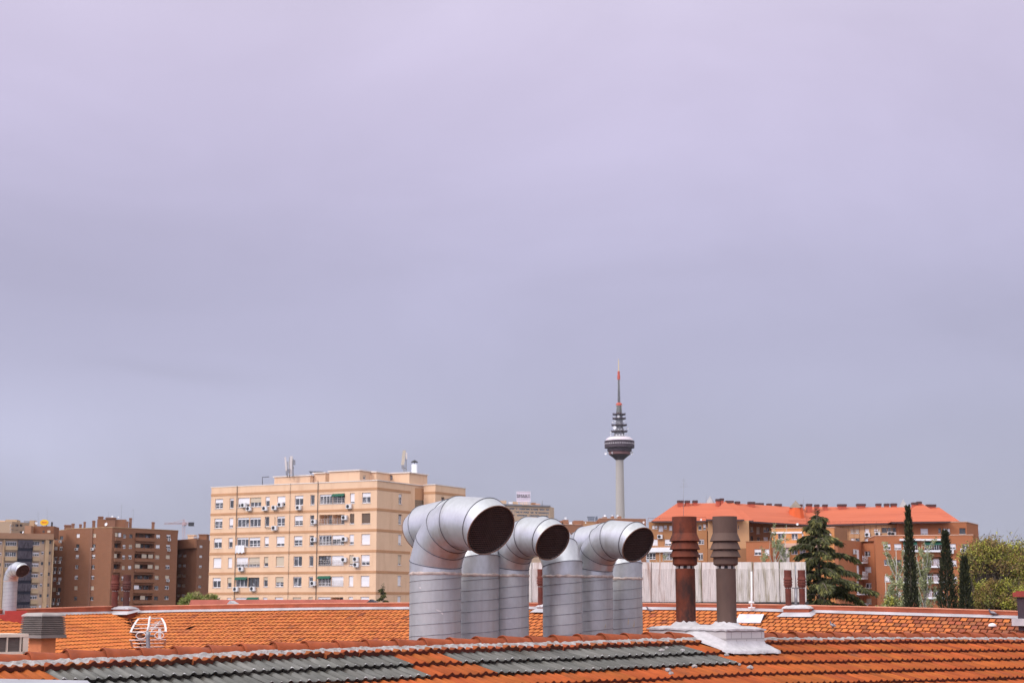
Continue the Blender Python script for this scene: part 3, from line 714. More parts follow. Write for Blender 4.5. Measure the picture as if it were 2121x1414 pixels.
# ---- grid television antenna at the near ridge
ANT = mat('antenna_white', (.66, .60, .58), .5, .1, .08, 20)
Ya = 17.3
def AP(x, y, dy=0.): return P(255 + x / 17.67, 1265 + y / 17.67, Ya + dy)
ant = thing('television_antenna', 'white grid antenna with curved arms and two loops on the near ridge', 'antenna', AP(930, 1400))
mb = MB()
for y, x0, x1, d in ((272, 560, 1420, .16), (488, 395, 1490, .09), (628, 340, 1515, .05), (765, 240, 1575, 0), (1060, 222, 1572, 0), (1185, 320, 1500, .06), (1318, 370, 1480, .13)):
    mb.tube([AP(x0, y, d), AP(x1, y - 18, d)], .0058 if y in (765, 1060) else .0048, 6)
mb.build('reflector_rod', ANT, ant)
for pts in (((572, 262, .16), (480, 370, .125), (400, 500, .09), (330, 630, .05), (265, 785, 0)), ((1400, 245, .16), (1470, 350, .12), (1525, 470, .09), (1555, 610, .05), (1560, 755, 0)),
            ((275, 1065, 0), (300, 1185, .06), (335, 1325, .13)), ((1535, 1050, 0), (1525, 1170, .06), (1520, 1270, .12))):
    mb = MB(); q = [AP(*p) for p in pts]
    for a, b in zip(q, q[1:]): mb.box(a - V((.011, 0, 0)), V((.022, 0, 0)), V((0, .006, 0)), b - a)
    mb.build('side_strap', ANT if pts[0][1] < 900 else IV, ant)
mb = MB(); q = [AP(985, 215, .15), AP(960, 330, .11), AP(935, 560, .05), AP(885, 735, 0)]; mb.tube(q, .013, 8); mb.build('spine', ANT, ant)
mb = MB(); mb.tube([AP(920, 740, -.02), AP(900, 900, -.02), AP(928, 1420, -.02), AP(928, 1700, -.02)], .022, 10); mb.tube([AP(860, 960, -.02), AP(900, 900, .01), AP(1130, 920, .06)], .014, 6)
mb.build('mast', GREYM, ant)
for cx, cy, rx_, ry in ((655, 895, 180, 118), (1325, 885, 165, 118)):
    mb = MB(); mb.tube([AP(cx + rx_ * math.cos(a), cy + ry * math.sin(a), -.03) for a in [math.tau * k / 28 for k in range(28)]], .0052, 6, closed=True); mb.build('loop', ANT, ant)
mb = MB(); mb.tube([AP(930, 905, -.02), AP(1060, 700, .35), AP(1350, 365, .9)], .0065, 6)
for cx, cy, w, d in ((1300, 395, 150, .85), (1255, 462, 175, .72), (1190, 530, 170, .58), (1125, 592, 165, .45), (1090, 660, 140, .33)): mb.tube([AP(cx - w, cy + 6, d), AP(cx + w, cy - 6, d)], .0042, 5)
mb.box(AP(1280, 640, -.01), V((.028, 0, 0)), V((0, .03, 0)), AP(1290, 990) - AP(1290, 640))
mb.build('boom', ANT, ant)

# ---- pigeons and a pale stone on the tiles
def pigeon(label, px, py, rz, sl=None, c=None, tone=(.11, .10, .12), tone2=(.30, .29, .32)):
    if c is None:
        t, q = sl.hit(px, py); c = sl.at(t, q, .045)
    d = V((math.cos(rz), math.sin(rz), 0)); th = thing('pigeon', label, 'pigeon', c, 'pigeons on the far roof')
    path = [(-.17, .075, .006, .025), (-.12, .085, .012, .03), (-.07, .10, .035, .042), (0, .115, .052, .056), (.06, .13, .048, .05), (.095, .165, .030, .030), (.105, .195, .024, .023), (.115, .22, .026, .024), (.125, .235, .018, .017), (.145, .228, .005, .005), (.165, .222, .002, .002)]
    mb = MB(); rings = []; s = V((-d.y, d.x, 0))
    for i, (x, z, rz2, rw) in enumerate(path):
        a = path[max(0, i - 1)]; b = path[min(len(path) - 1, i + 1)]; tg = (d * (b[0] - a[0]) + Z3 * (b[1] - a[1])).normalized(); u = s.cross(tg) * -1
        rings.append([c + d * x + Z3 * z + s * (rw * math.cos(k)) + u * (rz2 * math.sin(k)) for k in [math.tau * j / 12 for j in range(12)]])
    mb.loft(rings, 0, True, True, True, True)
    for sg in (-1, 1): mb.tube([c + d * .0 + s * .02 * sg + Z3 * .07, c + d * .01 + s * .022 * sg, c + d * .035 + s * .022 * sg], .005, 5)
    mb.build('body', mat('pigeon_dark', tone, .8, 0, .35, 20), th)
    for sg in (-1, 1):
        mb = MB(); rr = []
        for x, z, w in ((-.11, .09, .006), (-.05, .115, .03), (.03, .135, .035), (.065, .135, .012)):
            rr.append([c + d * x + Z3 * (z + w * math.sin(k)) + s * sg * (.045 + .012 * math.cos(k)) for k in [math.tau * j / 8 for j in range(8)]])
        mb.loft(rr, 0, True, True, True, True); mb.build('wing', mat('pigeon_wing', tone2, .8, 0, .2, 30), th)
    return th
pigeon('pale-winged pigeon facing left on the flat tiles beside the rusty flue', 1347, 1272, math.pi * 1.05, SR)
pigeon('dark pigeon seen from behind just above the near ridge caps at the right', 1725, 1304, math.radians(115), SR, None, (.10, .09, .11), (.17, .16, .19))
p = KK + dR * ((P2(2055, 52.4) - KK).dot(dR)) - nR * .02; pigeon('dark pigeon sitting on the flashing against the parapet at far right', 2055, 1270, math.pi * .95, None, V((p.x, p.y, ztop(p) + .05)), (.05, .045, .055), (.10, .09, .11))
t, q = SR.hit(2056, 1300); c = SR.at(t, q, .07); mb = MB(); mb.lathe(c, [(.001, -.03), (.09, -.03), (.13, .0), (.11, .05), (.06, .08), (.001, .09)], 12, ax=1.05, ay=.7, soft=True)
tag(mb.build('white_stone', WHITE), 'small white rounded lump on the dark tiles at far right', 'stone')
# chimney with a red cap cut by the right edge
Yr = 50.5; c = P(2128, 1285, Yr); th = thing('capped_chimney', 'dark square chimney with a red slab cap at the right edge', 'chimney', c)
zt = P(2128, 1230, Yr).z; w = 26 / ppm(Yr)
mb = MB(); mb.cbox(c - Z3 * .3, w, w, zt - c.z + .2, .4); mb.build('shaft', mat('dark_shaft', (.05, .035, .045), .8), th)
mb = MB(); mb.cbox(V((c.x, c.y, zt - .08)), w * 1.45, w * 1.45, .14, .4); mb.cbox(V((c.x, c.y, zt + .06)), w * 1.1, w * 1.1, .04, .4); mb.build('cap_slab', mat('cap_red', (.26, .045, .035), .8), th)
mb = MB(); mb.cbox(c - Z3 * .15, w * 1.7, w * 1.7, .22, .4); mb.build('foot', FLASH, th)
# roofs glimpsed just over the parapet
mb = MB(); Yq = 96; a, b = P(425, 1251, Yq), P(800, 1250, Yq + 6); x = (b - a); z0 = a.z - 3; y = V((-x.y, x.x, 0)).normalized()
for s, h in ((0, 1),):
    pts0 = [a - Z3 * 3, a + y * 2.6 + Z3 * .28, a + y * 5.2 - Z3 * 3]; pts1 = [b - Z3 * 3, b + y * 2.6 + Z3 * .28, b + y * 5.2 - Z3 * 3]
    mb.loft([pts0, pts1], 0, False, True, True, True)
tag(mb.build('red_roof', mat('far_red_roof', (.42, .12, .085), .8, 0, .15, 1)), 'low dull red roof just showing over the parapet below the cream block', 'roof')
for lab, x0, x1, yt, m in (('small pale gable peeking over the parapet below the cream block', 468, 492, 1243, WHITEW), ('small dark slate gable peeking over the parapet beside the young conifer', 752, 790, 1240.5, mat('slate', (.06, .06, .075), .7))):
    Yq = 92; mb = MB(); a, b, c = P(x0, 1253, Yq), P(x1, 1253, Yq), P((x0 + x1) / 2 - 4, yt, Yq); bk = V((.1, .8, 0))
    mb.loft([[a - Z3 * 6, a, c, b, b - Z3 * 6], [q + bk for q in (a - Z3 * 6, a, c, b, b - Z3 * 6)]], 0, False, True, True, True)
    tag(mb.build('small_gable', m), lab, 'gable')
# ================================================================ buildings
FRW = WHITE
FRD = mat('dark_frame', (.08, .07, .065), .6, 0, .1, 4)
class Facade:
    def __init__(s, A, B):
        s.A, s.B = V(A), V(B); s.d = (s.B - s.A).normalized(); s.L = (s.B - s.A).length
        n = V((s.d.y, -s.d.x)); s.n = n if n.dot(-(s.A + s.B) / 2) > 0 else -n
    def at(s, u, z, o=0.): p = s.A + s.d * u + s.n * o; return V((p.x, p.y, z))
    def hit(s, px, py):
        r = ray(px, py); k = s.A.dot(s.n) / r.to_2d().dot(s.n); q = V((0, 0, EZ)) + r * k
        return (q.to_2d() - s.A).dot(s.d), q.z
    def rect(s, x0, y0, x1, y1):
        u0, _ = s.hit(x0, (y0 + y1) / 2); u1, _ = s.hit(x1, (y0 + y1) / 2); _, za = s.hit((x0 + x1) / 2, y0); _, zb = s.hit((x0 + x1) / 2, y1)
        return [min(u0, u1), max(u0, u1), zb, za]
    def cells(s, mb, z0, z1, ops, dep=.2, m=0, u0=0., u1=None):
        """wall sheet with real openings and their reveals"""
        u1 = s.L if u1 is None else u1
        rows = []
        for o in sorted(ops, key=lambda o: -(o[2] + o[3])):
            for r in rows:
                if abs((r[0][2] + r[0][3]) - (o[2] + o[3])) < 2.2: r.append(o); break
            else: rows.append([o])
        top = z1
        def q(a, b, c, d):
            if b - a > 1e-4 and d - c > 1e-4: mb.poly([s.at(a, c), s.at(b, c), s.at(b, d), s.at(a, d)], m)
        for r in rows:
            hi = min(top, max(o[3] for o in r)); lo = min(o[2] for o in r)
            q(u0, u1, hi, top); x = u0
            for o in sorted(r):
                a, b, c, d = o[:4]; a = max(a, x); d = min(d, top)
                q(x, a, lo, hi); q(a, b, d, hi); q(a, b, lo, c); x = b
                e = o[5] if len(o) > 5 else dep
                P4 = [(a, c), (b, c), (b, d), (a, d)]
                for (ua, za), (ub, zb) in zip(P4, P4[1:] + P4[:1]): mb.poly([s.at(ua, za), s.at(ub, zb), s.at(ub, zb, -e), s.at(ua, za, -e)], m)
            q(x, u1, lo, hi); top = lo
        q(u0, u1, z0, top)

SH = {'w': SHUT, 'b': SHUTB, 'n': SHUTN}
def window(par, f, o, big=False):
    """o: u0,u1,z0,z1,kind[,depth]; kind e.g. w5 = white roller shutter half down, x = open dark hole, d = dark frame"""
    u0, u1, z0, z1, kind = o[:5]; e = o[5] if len(o) > 5 else .2; w, h = u1 - u0, z1 - z0
    fr = FRD if kind[0] == 'd' else FRW; sh = kind[0] if kind[0] in SH else None; fs = int(kind[1]) / 9 if sh and len(kind) > 1 else 0
    t = min(.065, w * .09)
    mb = MB(); X = V((f.d.x, f.d.y, 0)); Y = V((f.n.x, f.n.y, 0))
    def bx(m, a, b, c, d, o0, o1): m.box(f.at(a, c, o0), X * (b - a), Z3 * (d - c), Y * (o1 - o0))
    bk = -e - .02; ft = -e + .05
    bx(mb, u0, u0 + t, z0, z1, bk, ft); bx(mb, u1 - t, u1, z0, z1, bk, ft); bx(mb, u0 + t, u1 - t, z0, z0 + t, bk, ft - .003); bx(mb, u0 + t, u1 - t, z1 - t, z1, bk, ft - .003)
    nm = max(1, round(w / .62)) if w > .85 else 0
    for i in range(1, nm + (1 if nm > 1 else 0) if nm > 1 else (2 if nm == 1 else 1)):
        c = u0 + w * i / (nm if nm > 1 else 2); bx(mb, c - t * .55, c + t * .55, z0 + t, z1 - t, bk, ft - .006)
    if 'r' in kind or (sh and w > .85 and h > 1.1 and random.random() < .55): bx(mb, u0 + t, u1 - t, z0 + h * .27, z0 + h * .27 + t * .8, bk, ft - .009)
    wn = mb.build('window', fr, par)
    mb = MB(); mb.poly([f.at(u0, z0, -e - .01), f.at(u1, z0, -e - .01), f.at(u1, z1, -e - .01), f.at(u0, z1, -e - .01)]); mb.build('pane', PANE, wn)
    if fs > 0:
        mb = MB(); zb = z1 - (h - t) * fs
        bx(mb, u0 + .02, u1 - .02, zb, z1 - .01, ft + .004, ft + .03); mb.build('shutter', SH[sh], wn)
    if big:
        mb = MB(); bx(mb, u0 - .06, u1 + .06, z0 - .06, z0 - .002, -e, .06); mb.build('sill', MATS['sill'], wn)
    return wn
mat('sill', (.62, .58, .55), .8, 0, .1, 3)
BLOCKN = [0]
def block(par, pts, z0, z1, m, ops=None, roof=None, cop=None, big=False, wname='wall'):
    """pts: plan polygon; ops: {edge index: [openings]}"""
    ops = ops or {}; mb = MB(); fs = []
    for i in range(len(pts)):
        f = Facade(pts[i], pts[(i + 1) % len(pts)]); fs.append(f); f.cells(mb, z0, z1, ops.get(i, []))
    wall = mb.build(wname, m, par)
    mb = MB(); mb.poly([V((p[0], p[1], z1 - .25)) for p in pts]); mb.build('flat_roof', roof or MATS['roof_gravel'], par)
    if cop:
        mb = MB(); c = sum((V(p) for p in pts), V((0, 0))) / len(pts); n = len(pts)
        oo = [V((p[0], p[1], 0)) + (V(p) - c).normalized().to_3d() * .12 for p in pts]; ii = [V((p[0], p[1], 0)) - (V(p) - c).normalized().to_3d() * .35 for p in pts]
        mb.loft([[p + Z3 * (z1 + .003) for p in ii], [p + Z3 * (z1 + .003) for p in oo], [p + Z3 * (z1 + .12) for p in oo], [p + Z3 * (z1 + .12) for p in ii]], 0, False)
        mb.build('coping', cop, par)
    for i, ol in ops.items():
        for o in ol:
            if o[4] != 'x': window(par, fs[i], o, big)
    return wall, fs
mat('roof_gravel', (.30, .27, .25), .95, 0, .2, 1)
def ac(label, f, px, py, w=.85, h=.62, group='air conditioners on the flats'):
    u, z = f.hit(px, py); X = V((f.d.x, f.d.y, 0)); Y = V((f.n.x, f.n.y, 0)); c = f.at(u, z)
    th = thing('air_conditioner', label, 'air conditioner', c - Z3 * h / 2, group); mb = MB()
    mb.box(c - X * w / 2 - Z3 * h / 2 + Y * .12, X * w, Y * .34, Z3 * h); mb.box(c - X * w * .35 - Z3 * (h / 2 + .05) + Y * .002, X * .04, Y * .45, Z3 * .05); mb.box(c + X * w * .3 - Z3 * (h / 2 + .05) + Y * .002, X * .04, Y * .45, Z3 * .05)
    mb.build('casing', ACW, th); mb = MB(); mb.disc(c + Y * .463 - X * w * .12, Y, h * .40, 0, 16); mb.build('fan_grille', BLACK, th)
    return th
def tubes(name, m, par, *paths, r=.05, n=6):
    mb = MB()
    for p in paths: mb.tube(p, r, n)
    return mb.build(name, m, par)
def aerial(label, px, pb, pt, Y, arms=3, r=.035):
    b, t = P(px, pb, Y), P(px + .3, pt, Y); h = t.z - b.z; mb = MB(); mb.tube([b - Z3 * .3, b + Z3 * h * .5, t], [r, r * .8, r * .5], 5)
    for k in range(arms):
        z = t - Z3 * (h * .06 + k * h * .07); w = (.25 + .12 * k) * min(1.6, h / 3); mb.tube([z - V((w, .1, 0)), z + V((w, -.1, 0))], r * .5, 4)
    return tag(mb.build('roof_aerial', GREYM), label, 'aerial', 'roof aerials')
def dish(label, px, py, Y, rpx, az=0., m=None):
    c = P(px, py, Y); r = rpx / ppm(Y); n = V((math.sin(az), -math.cos(az), .25)); th = thing('satellite_dish', label, 'satellite dish', c - Z3 * r * 1.5, 'satellite dishes')
    mb = MB(); mb.disc(c, n, r, 0, 18, r * .28); mb.build('reflector', m or WHITE, th)
    mb = MB(); mb.tube([c - n.normalized() * r * .3 - Z3 * r * 1.6, c - n.normalized() * r * .3], r * .09, 5); mb.tube([c - Z3 * r * .9, c + n.normalized() * r * .8], r * .05, 4); mb.build('mount', GREYM, th)
    return th

# ---------------------------------------------------------------- cream block
CREAM = mat('cream_render', (.75, .51, .34), .9, 0, .04, .35, .002, 20, col2=(.66, .43, .28), thr=(.50, .74), s2=.9, st2=(1, 1, .22))
OCHRE = mat('ochre_band', (.50, .27, .145), .9, 0, .08, .5)
CCOP = mat('cream_coping', (.74, .66, .60), .85, 0, .06, 1)
f0 = P2(778, 222.); fl_ = P2(431, 235.7); dF = (f0 - fl_).normalized(); nB = V((-dF.y, dF.x))
if nB.y < 0: nB = -nB
f1 = along(f0, nB, 848); zTop = P(779, 993, 222.).z
cream = thing('apartment_block', 'cream eight-storey block with ochre floor bands and rooftop antennas', 'apartment block', (*((f0 + fl_) / 2 + nB * 6), 0))
FF = Facade(fl_, f0); FSd = Facade(f0, f1)
H = 2.86
def c2(x0, y0, x1, y1): return (400 + x0 / 4.04, 910 + y0 / 4.04, 400 + x1 / 4.04, 910 + y1 / 4.04)
def c3(x0, y0, x1, y1): return (660 + x0 / 4.04, 910 + y0 / 4.04, 660 + x1 / 4.04, 910 + y1 / 4.04)
colsF = [FF.rect(*q) for q in (c2(178, 660, 245, 741), c2(300, 656, 335, 738), c2(370, 652, 468, 731), c2(472, 650, 566, 728), c2(600, 645, 637, 725), c2(700, 641, 768, 722), c2(847, 637, 918, 718), c2(977, 632, 1013, 716),
         c3(5, 628, 112, 708), c3(114, 626, 216, 706), c3(260, 620, 298, 705), c3(360, 616, 432, 703))]
rowsF = ['w4 w2 w6 b5 w4 w6 w3 g. w2 w1 w8 w4', 'w3 w7 w2 w2 g. w2 w5 g. x0 x0 n8 n9', 'w4 w4 w2 w3 w7 w7 w4 g. w1 w4 w7 w9',
         'w9 w9 w7 b7 b6 b9 g. g. d. w9 b8 w6', 'w3 b5 w1 d. b3 b5 w1 w1 w1 w9 w9 w9', 'w3 w9 w2 w2 w9 w9 b8 b8 w2 x0 w9 w9', 'w5 w5 w5 w5 w5 w5 w5 w5 w5 w5 w5 w5']
ops = []
for r, ks in enumerate(rowsF):
    for q, k in zip(colsF, ks.split()):
        dz = (1 - r) * H; dep = 1.3 if k[0] == 'x' else .2
        ops.append((q[0], q[1], q[2] + dz, q[3] + dz, k, dep))
qs = FSd.rect(825.3, 910 + 625 / 4.04, 832.6, 910 + 708 / 4.04)
opsS = [(qs[0], qs[1], qs[2] + (1 - r) * H, qs[3] + (1 - r) * H, k, .2) for r, k in enumerate(('w3', 'n1', 'w8', 'b8', 'w9', 'w8', 'w5'))]
W1 = f1 + nB * 7; W0 = fl_ + nB * 16
block(cream, [fl_, f0, f1, W1, W0], 0, zTop - .12, CREAM, {0: ops, 1: opsS}, None, CCOP, True)
# ochre bands, 3 cm proud
zb1 = FF.hit(460, 910 + 462 / 4.04)[1]
for r in range(7):
    z = zb1 - r * H - .17; mb = MB()
    mb.box(FF.at(-.03, z, .003), V((FF.d.x, FF.d.y, 0)) * (FF.L + .03), V((FF.n.x, FF.n.y, 0)) * .03, Z3 * .36)
    mb.box(FSd.at(-.033, z, .003), V((FSd.d.x, FSd.d.y, 0)) * (FSd.L + .03), V((FSd.n.x, FSd.n.y, 0)) * .03, Z3 * .36)
    mb.build('floor_band', OCHRE, cream)
# open balconies: inner box and railing; rails over glazed ones
BALC = mat('balcony_inside', (.48, .32, .2), .9, 0, .1, 1)
for o in [o for o in ops if o[4] == 'x0']:
    mb = MB(); a, b, c, d = o[:4]
    mb.poly([FF.at(a, c, -1.3), FF.at(b, c, -1.3), FF.at(b, d, -1.3), FF.at(a, d, -1.3)]); bi = mb.build('balcony_recess', BALC, cream)
    mb = MB(); mb.box(FF.at(a + (b - a) * .35, c, -1.28), V((FF.d.x, FF.d.y, 0)) * .9, V((FF.n.x, FF.n.y, 0)) * .03, Z3 * 1.7); mb.build('door', PANE, bi)
RAIL = mat('rail_pale', (.60, .55, .52), .6, .2, .1, 3)
for r in range(6):
    for c in (8, 9) + ((2, 3) if r in (3,) else ()):
        q = colsF[c]; dz = (1 - r) * H
        if rowsF[r].split()[c] in ('x0', 'w2', 'w1', 'd.', 'w9', 'w4', 'w7', 'b7'):
            mb = MB()
            for k in (0, .28, .56): mb.tube([FF.at(q[0], q[2] + dz + .18 + k, .06), FF.at(q[1], q[2] + dz + .18 + k, .06)], .022, 4)
            for k in range(6): u = lerp(q[0], q[1], k / 5); mb.tube([FF.at(u, q[2] + dz, .05), FF.at(u, q[2] + dz + .76, .05)], .018, 4)
            mb.build('railing', RAIL, cream)
for r, c, wd in ((4, 2, 1.0), (5, 3, 1.0), (4, 8, 1.0), (0, 9, .8)):
    q = colsF[c]; dz = (1 - r) * H; mb = MB(); z = q[3] + dz
    mb.loft([[FF.at(q[0], z + .06, .03), FF.at(q[1], z + .06, .03)], [FF.at(q[0], z - .24, .34), FF.at(q[1], z - .24, .34)], [FF.at(q[0], z - .34, .35), FF.at(q[1], z - .34, .35)]], 0, False, False)
    mb.build('awning', GREENA, cream)
DP = mat('downpipe_brown', (.12, .09, .075), .7)
for x, r0 in ((489.5, .05), (657.5, .055), (600, .025)):
    u, _ = FF.hit(x, 1100); z = zTop; mb = MB(); mb.tube([FF.at(u, zTop + (.25 if x > 640 else 0), .09), FF.at(u, 1, .09)], r0, 6); mb.build('downpipe', DP, cream)
# recess with lattice bricks and the farther wing
g0 = along(f1, V((1, .05)), 875) + nB * .9
wg1 = P2(900, 230.6); wg0 = along(wg1, -dF, 875.5); wg2 = along(wg1, nB, 963); zW = P(900, 1002, 230.6).z
LAT = brickmat('lattice_brick', (.20, .14, .10), (.10, .075, .06), (.34, .25, .17), .34, .26, .06)
mb = MB(); fr = Facade(f1 + nB * 1.2, wg0 + nB * 1.2)
mb.poly([fr.at(0, 0), fr.at(fr.L, 0), fr.at(fr.L, zTop - 2.2), fr.at(0, zTop - 2.2)]); mb.build('lattice_wall', LAT, cream)
mb = MB(); mb.poly([fr.at(0, zTop - 2.2), fr.at(fr.L, zTop - 2.2), fr.at(fr.L, zTop - .5), fr.at(0, zTop - .5)]); mb.poly([fr.at(0, zTop - 2.2, .002), fr.at(fr.L, zTop - 2.2, .002), fr.at(fr.L, zTop - 1.85, .002), fr.at(0, zTop - 1.85, .002)]); mb.build('recess_wall', OCHRE, cream)
mb = MB(); mb.box(fr.at(fr.L - .5, 1, .25), V((fr.d.x, fr.d.y, 0)) * .45, V((fr.n.x, fr.n.y, 0)) * .3, Z3 * (zTop - 1.6)); mb.build('white_duct', WHITE, cream)
fw = Facade(wg1, wg2); qw = fw.rect(914, 1029, 921, 1036)
block(cream, [wg0, wg1, wg2, wg2 + nB * 3 - dF * 8, wg0 + nB * 9], 0, zW - .12, CREAM, {1: [(qw[0], qw[1], qw[2] - 1, qw[3], 'n2', .2)]}, None, CCOP, False, 'wing_wall')
for fz in (Facade(wg0, wg1), fw):
    for r in range(3):
        z = fz.hit((900 if fz is not fw else 903), 1020)[1] - r * H - .17; mb = MB()
        mb.box(fz.at(0, z, .003), V((fz.d.x, fz.d.y, 0)) * fz.L, V((fz.n.x, fz.n.y, 0)) * .03, Z3 * .36); mb.build('floor_band', OCHRE, cream)
# rooftop rooms
def room(px0, px1, pyt, off, dep, ops=None, m=CREAM, ov=.25):
    a = along(fl_ + nB * off, dF, px0); b = along(fl_ + nB * off, dF, px1); zt = P((px0 + px1) / 2, pyt, (a.y + b.y) / 2).z
    pts = [a, b, b + nB * dep, a + nB * dep]; fs = [Facade(pts[i], pts[(i + 1) % 4]) for i in range(4)]
    oo = {k: [(*fs[k].rect(*q), kk, .15) for q, kk in v] for k, v in (ops or {}).items()}
    block(cream, pts, zTop - .4, zt - .15, m, oo, None, None, False, 'rooftop_room'); c = sum(pts, V((0, 0))) / 4
    mb = MB(); pp = [V((p.x, p.y, 0)) + (p - c).normalized().to_3d() * ov for p in pts]; mb.loft([[p + Z3 * (zt - .148) for p in pp], [p + Z3 * zt for p in pp]], 0, False, True, True, True); mb.build('roof_slab', CCOP, cream)
    return fs, zt
room(562, 637, 984.5, 3.2, 4.5); room(645, 669, 978, 4.0, 4)
room(677, 741, 973.5, 2.4, 6.5, {1: [((752, 984, 758, 992), 'b5')]}); room(741.6, 776, 976.5, 5.2, 4, {0: [((755, 985, 759, 993), 'd.')]})
room(778, 845, 978.5, 8.8, 5, {0: [((792, 985, 798, 993), 'd.'), ((806, 984, 813, 994), 'd.')]})
tubes('roof_frame', DARKM, cream, [P(543.5, 1004, 232), P(543.5, 988, 232), P(557, 987, 233)], r=.05)
tubes('roof_frame', DARKM, cream, *[[P(x, 981, 233), P(x, 977, 233)] for x in (644, 651, 658, 665)], [P(640, 976.5, 233), P(670, 977, 233)], r=.07)
ch = P(858, 1005, 233); mb = MB(); mb.lathe(V((ch.x, ch.y, 0)), [(.42, zTop - .5), (.42, P(858, 961, 233).z)], 16, cap1=True)
ctop = P(858, 961, 233).z
th = thing('roof_flue', 'white round flue with a pointed hood beside the lattice recess on the cream block', 'flue', (ch.x, ch.y, zTop)); mb.build('pipe', WHITE, th)
mb = MB(); mb.lathe(V((ch.x, ch.y, 0)), [(.50, ctop + .3), (.52, ctop + .35), (.05, ctop + .62)], 16, 0, False, True, True)
for k in range(4): a = math.tau * k / 4; mb.tube([V((ch.x + .38 * math.cos(a), ch.y + .38 * math.sin(a), ctop - .05)), V((ch.x + .38 * math.cos(a), ch.y + .38 * math.sin(a), ctop + .33))], .03, 4)
mb.build('hood', DARKM, th)
tubes('ladder_cage', GREYM, th, *[[P(866 + k * 3.2, 1000, 233.5), P(866 + k * 3.2, 982, 233.5)] for k in (0, 1)], *[[P(866, 984 + k * 4, 233.5), P(869.2, 984 + k * 4, 233.5)] for k in range(4)], r=.04)
PNL = mat('antenna_panel', (.66, .60, .58), .6, 0, .06, 2); PNLT = mat('antenna_panel_tan', (.50, .44, .36), .6, 0, .06, 2)
def panel(th, x0, y0, x1, y1, Y, m, wpx):
    a, b = P(x0, y0, Y), P(x1, y1, Y); w = wpx / ppm(Y); mb = MB(); mb.box(a - V((w / 2, 0, 0)), V((w, .05, 0)), V((0, .3, 0)), b - a); mb.build('panel', m, th)
an = thing('phone_antenna', 'cluster of pale phone-mast panels on the left rooftop room of the cream block', 'antenna mast', P(600, 985, 232))
tubes('pole', GREYM, an, [P(600, 988, 232), P(600, 946, 232)], [P(595, 988, 232.6), P(595, 955, 232.6)], [P(607, 986, 231.6), P(607, 950, 231.6)], [P(592, 975, 232), P(609, 968, 232)], r=.07)
panel(an, 593, 976, 590.5, 946, 231.6, PNL, 3.2); panel(an, 602, 982, 603.3, 944, 231.3, PNL, 5); panel(an, 600, 980, 600, 955, 232.8, PNLT, 4); panel(an, 609.5, 962, 609.5, 952, 231, GREYM, 3); panel(an, 594, 983, 594, 974, 231, GREYM, 4); panel(an, 598.5, 978, 599, 970, 231, GREYM, 3)
an = thing('phone_antenna', 'tall tan phone-mast panel standing by the white flue on the cream block', 'antenna mast', P(836, 978, 233))
tubes('pole', GREYM, an, [P(837, 980, 233), P(836, 934, 233)], [P(841, 976, 233), P(841, 945, 233)], [P(832, 965, 233), P(843, 972, 233)], r=.07)
panel(an, 834, 962, 837.3, 932, 232.6, PNLT, 6.5); panel(an, 842, 950, 842, 937, 232.6, PNL, 2.6); panel(an, 834, 971, 834, 962, 232.6, GREYM, 5)
# laundry
u0, za = FF.hit(491, 1129); u1, zb = FF.hit(509, 1146); mb = MB(); g = []
for i in range(9): g.append([FF.at(lerp(u0, u1, i / 8), lerp(za, zb + (.15 if i % 3 else 0), k / 4), .35 + .06 * math.sin(i * 1.7 + k * .6)) for k in range(5)])
mb.loft(g, 0, True, False); tag(mb.build('laundry', WHITE), 'white washing hung from the third-floor balcony of the cream block', 'laundry')
for lab, x, y in (('top-row air conditioner under the left balcony of the cream block, upper of two', 507, 1046), ('top-row air conditioner under the left balcony of the cream block, lower of two', 518, 1053),
     ('top-row air conditioner below the narrow window right of the left balcony', 551, 1052.5), ('top-row air conditioner left of the dark unit on the cream block', 571, 1051), ('dark shaded unit in front of a top-row window of the cream block', 583, 1045),
     ('top-row air conditioner below the barred window of the cream block', 621, 1051), ('second-row air conditioner with a long pipe loop on the cream block', 571, 1093), ('second-row air conditioner left of the open balcony', 652.5, 1080),
     ('top-row air conditioner right of the green awning', 725, 1048.5), ('second-row air conditioner right of the open balcony', 716, 1071.5), ('third-row air conditioner left of the wide glazed balcony', 652, 1117), ('third-row air conditioner right of the wide glazed balcony', 716, 1116),
     ('fourth-row air conditioner right of the white balcony blind', 715, 1158.5), ('fourth-row upper unit of two stacked air conditioners by the corner', 739.5, 1157.5), ('fourth-row lower unit of two stacked air conditioners by the corner', 740, 1169),
     ('fourth-row air conditioner under the left balcony of the cream block', 502, 1177.5), ('fifth-row air conditioner below the green awning at left, left of two', 491, 1219.5), ('fifth-row air conditioner below the dark glazed balcony, right of two', 526, 1218.5), ('fifth-row air conditioner left of the right green awning', 651, 1207.5)):
    ac(lab, FF, x, y)
u, z = FF.hit(571, 1093); tubes('refrigerant_pipe', DP, cream, [FF.at(u - .3, z, .2), FF.at(u - 1.8, z + .0, .06), FF.at(u - 1.85, z + 1.5, .06)], [FF.at(u - .1, z + .3, .06), FF.at(u - .15, z + 1.6, .06)], r=.03)

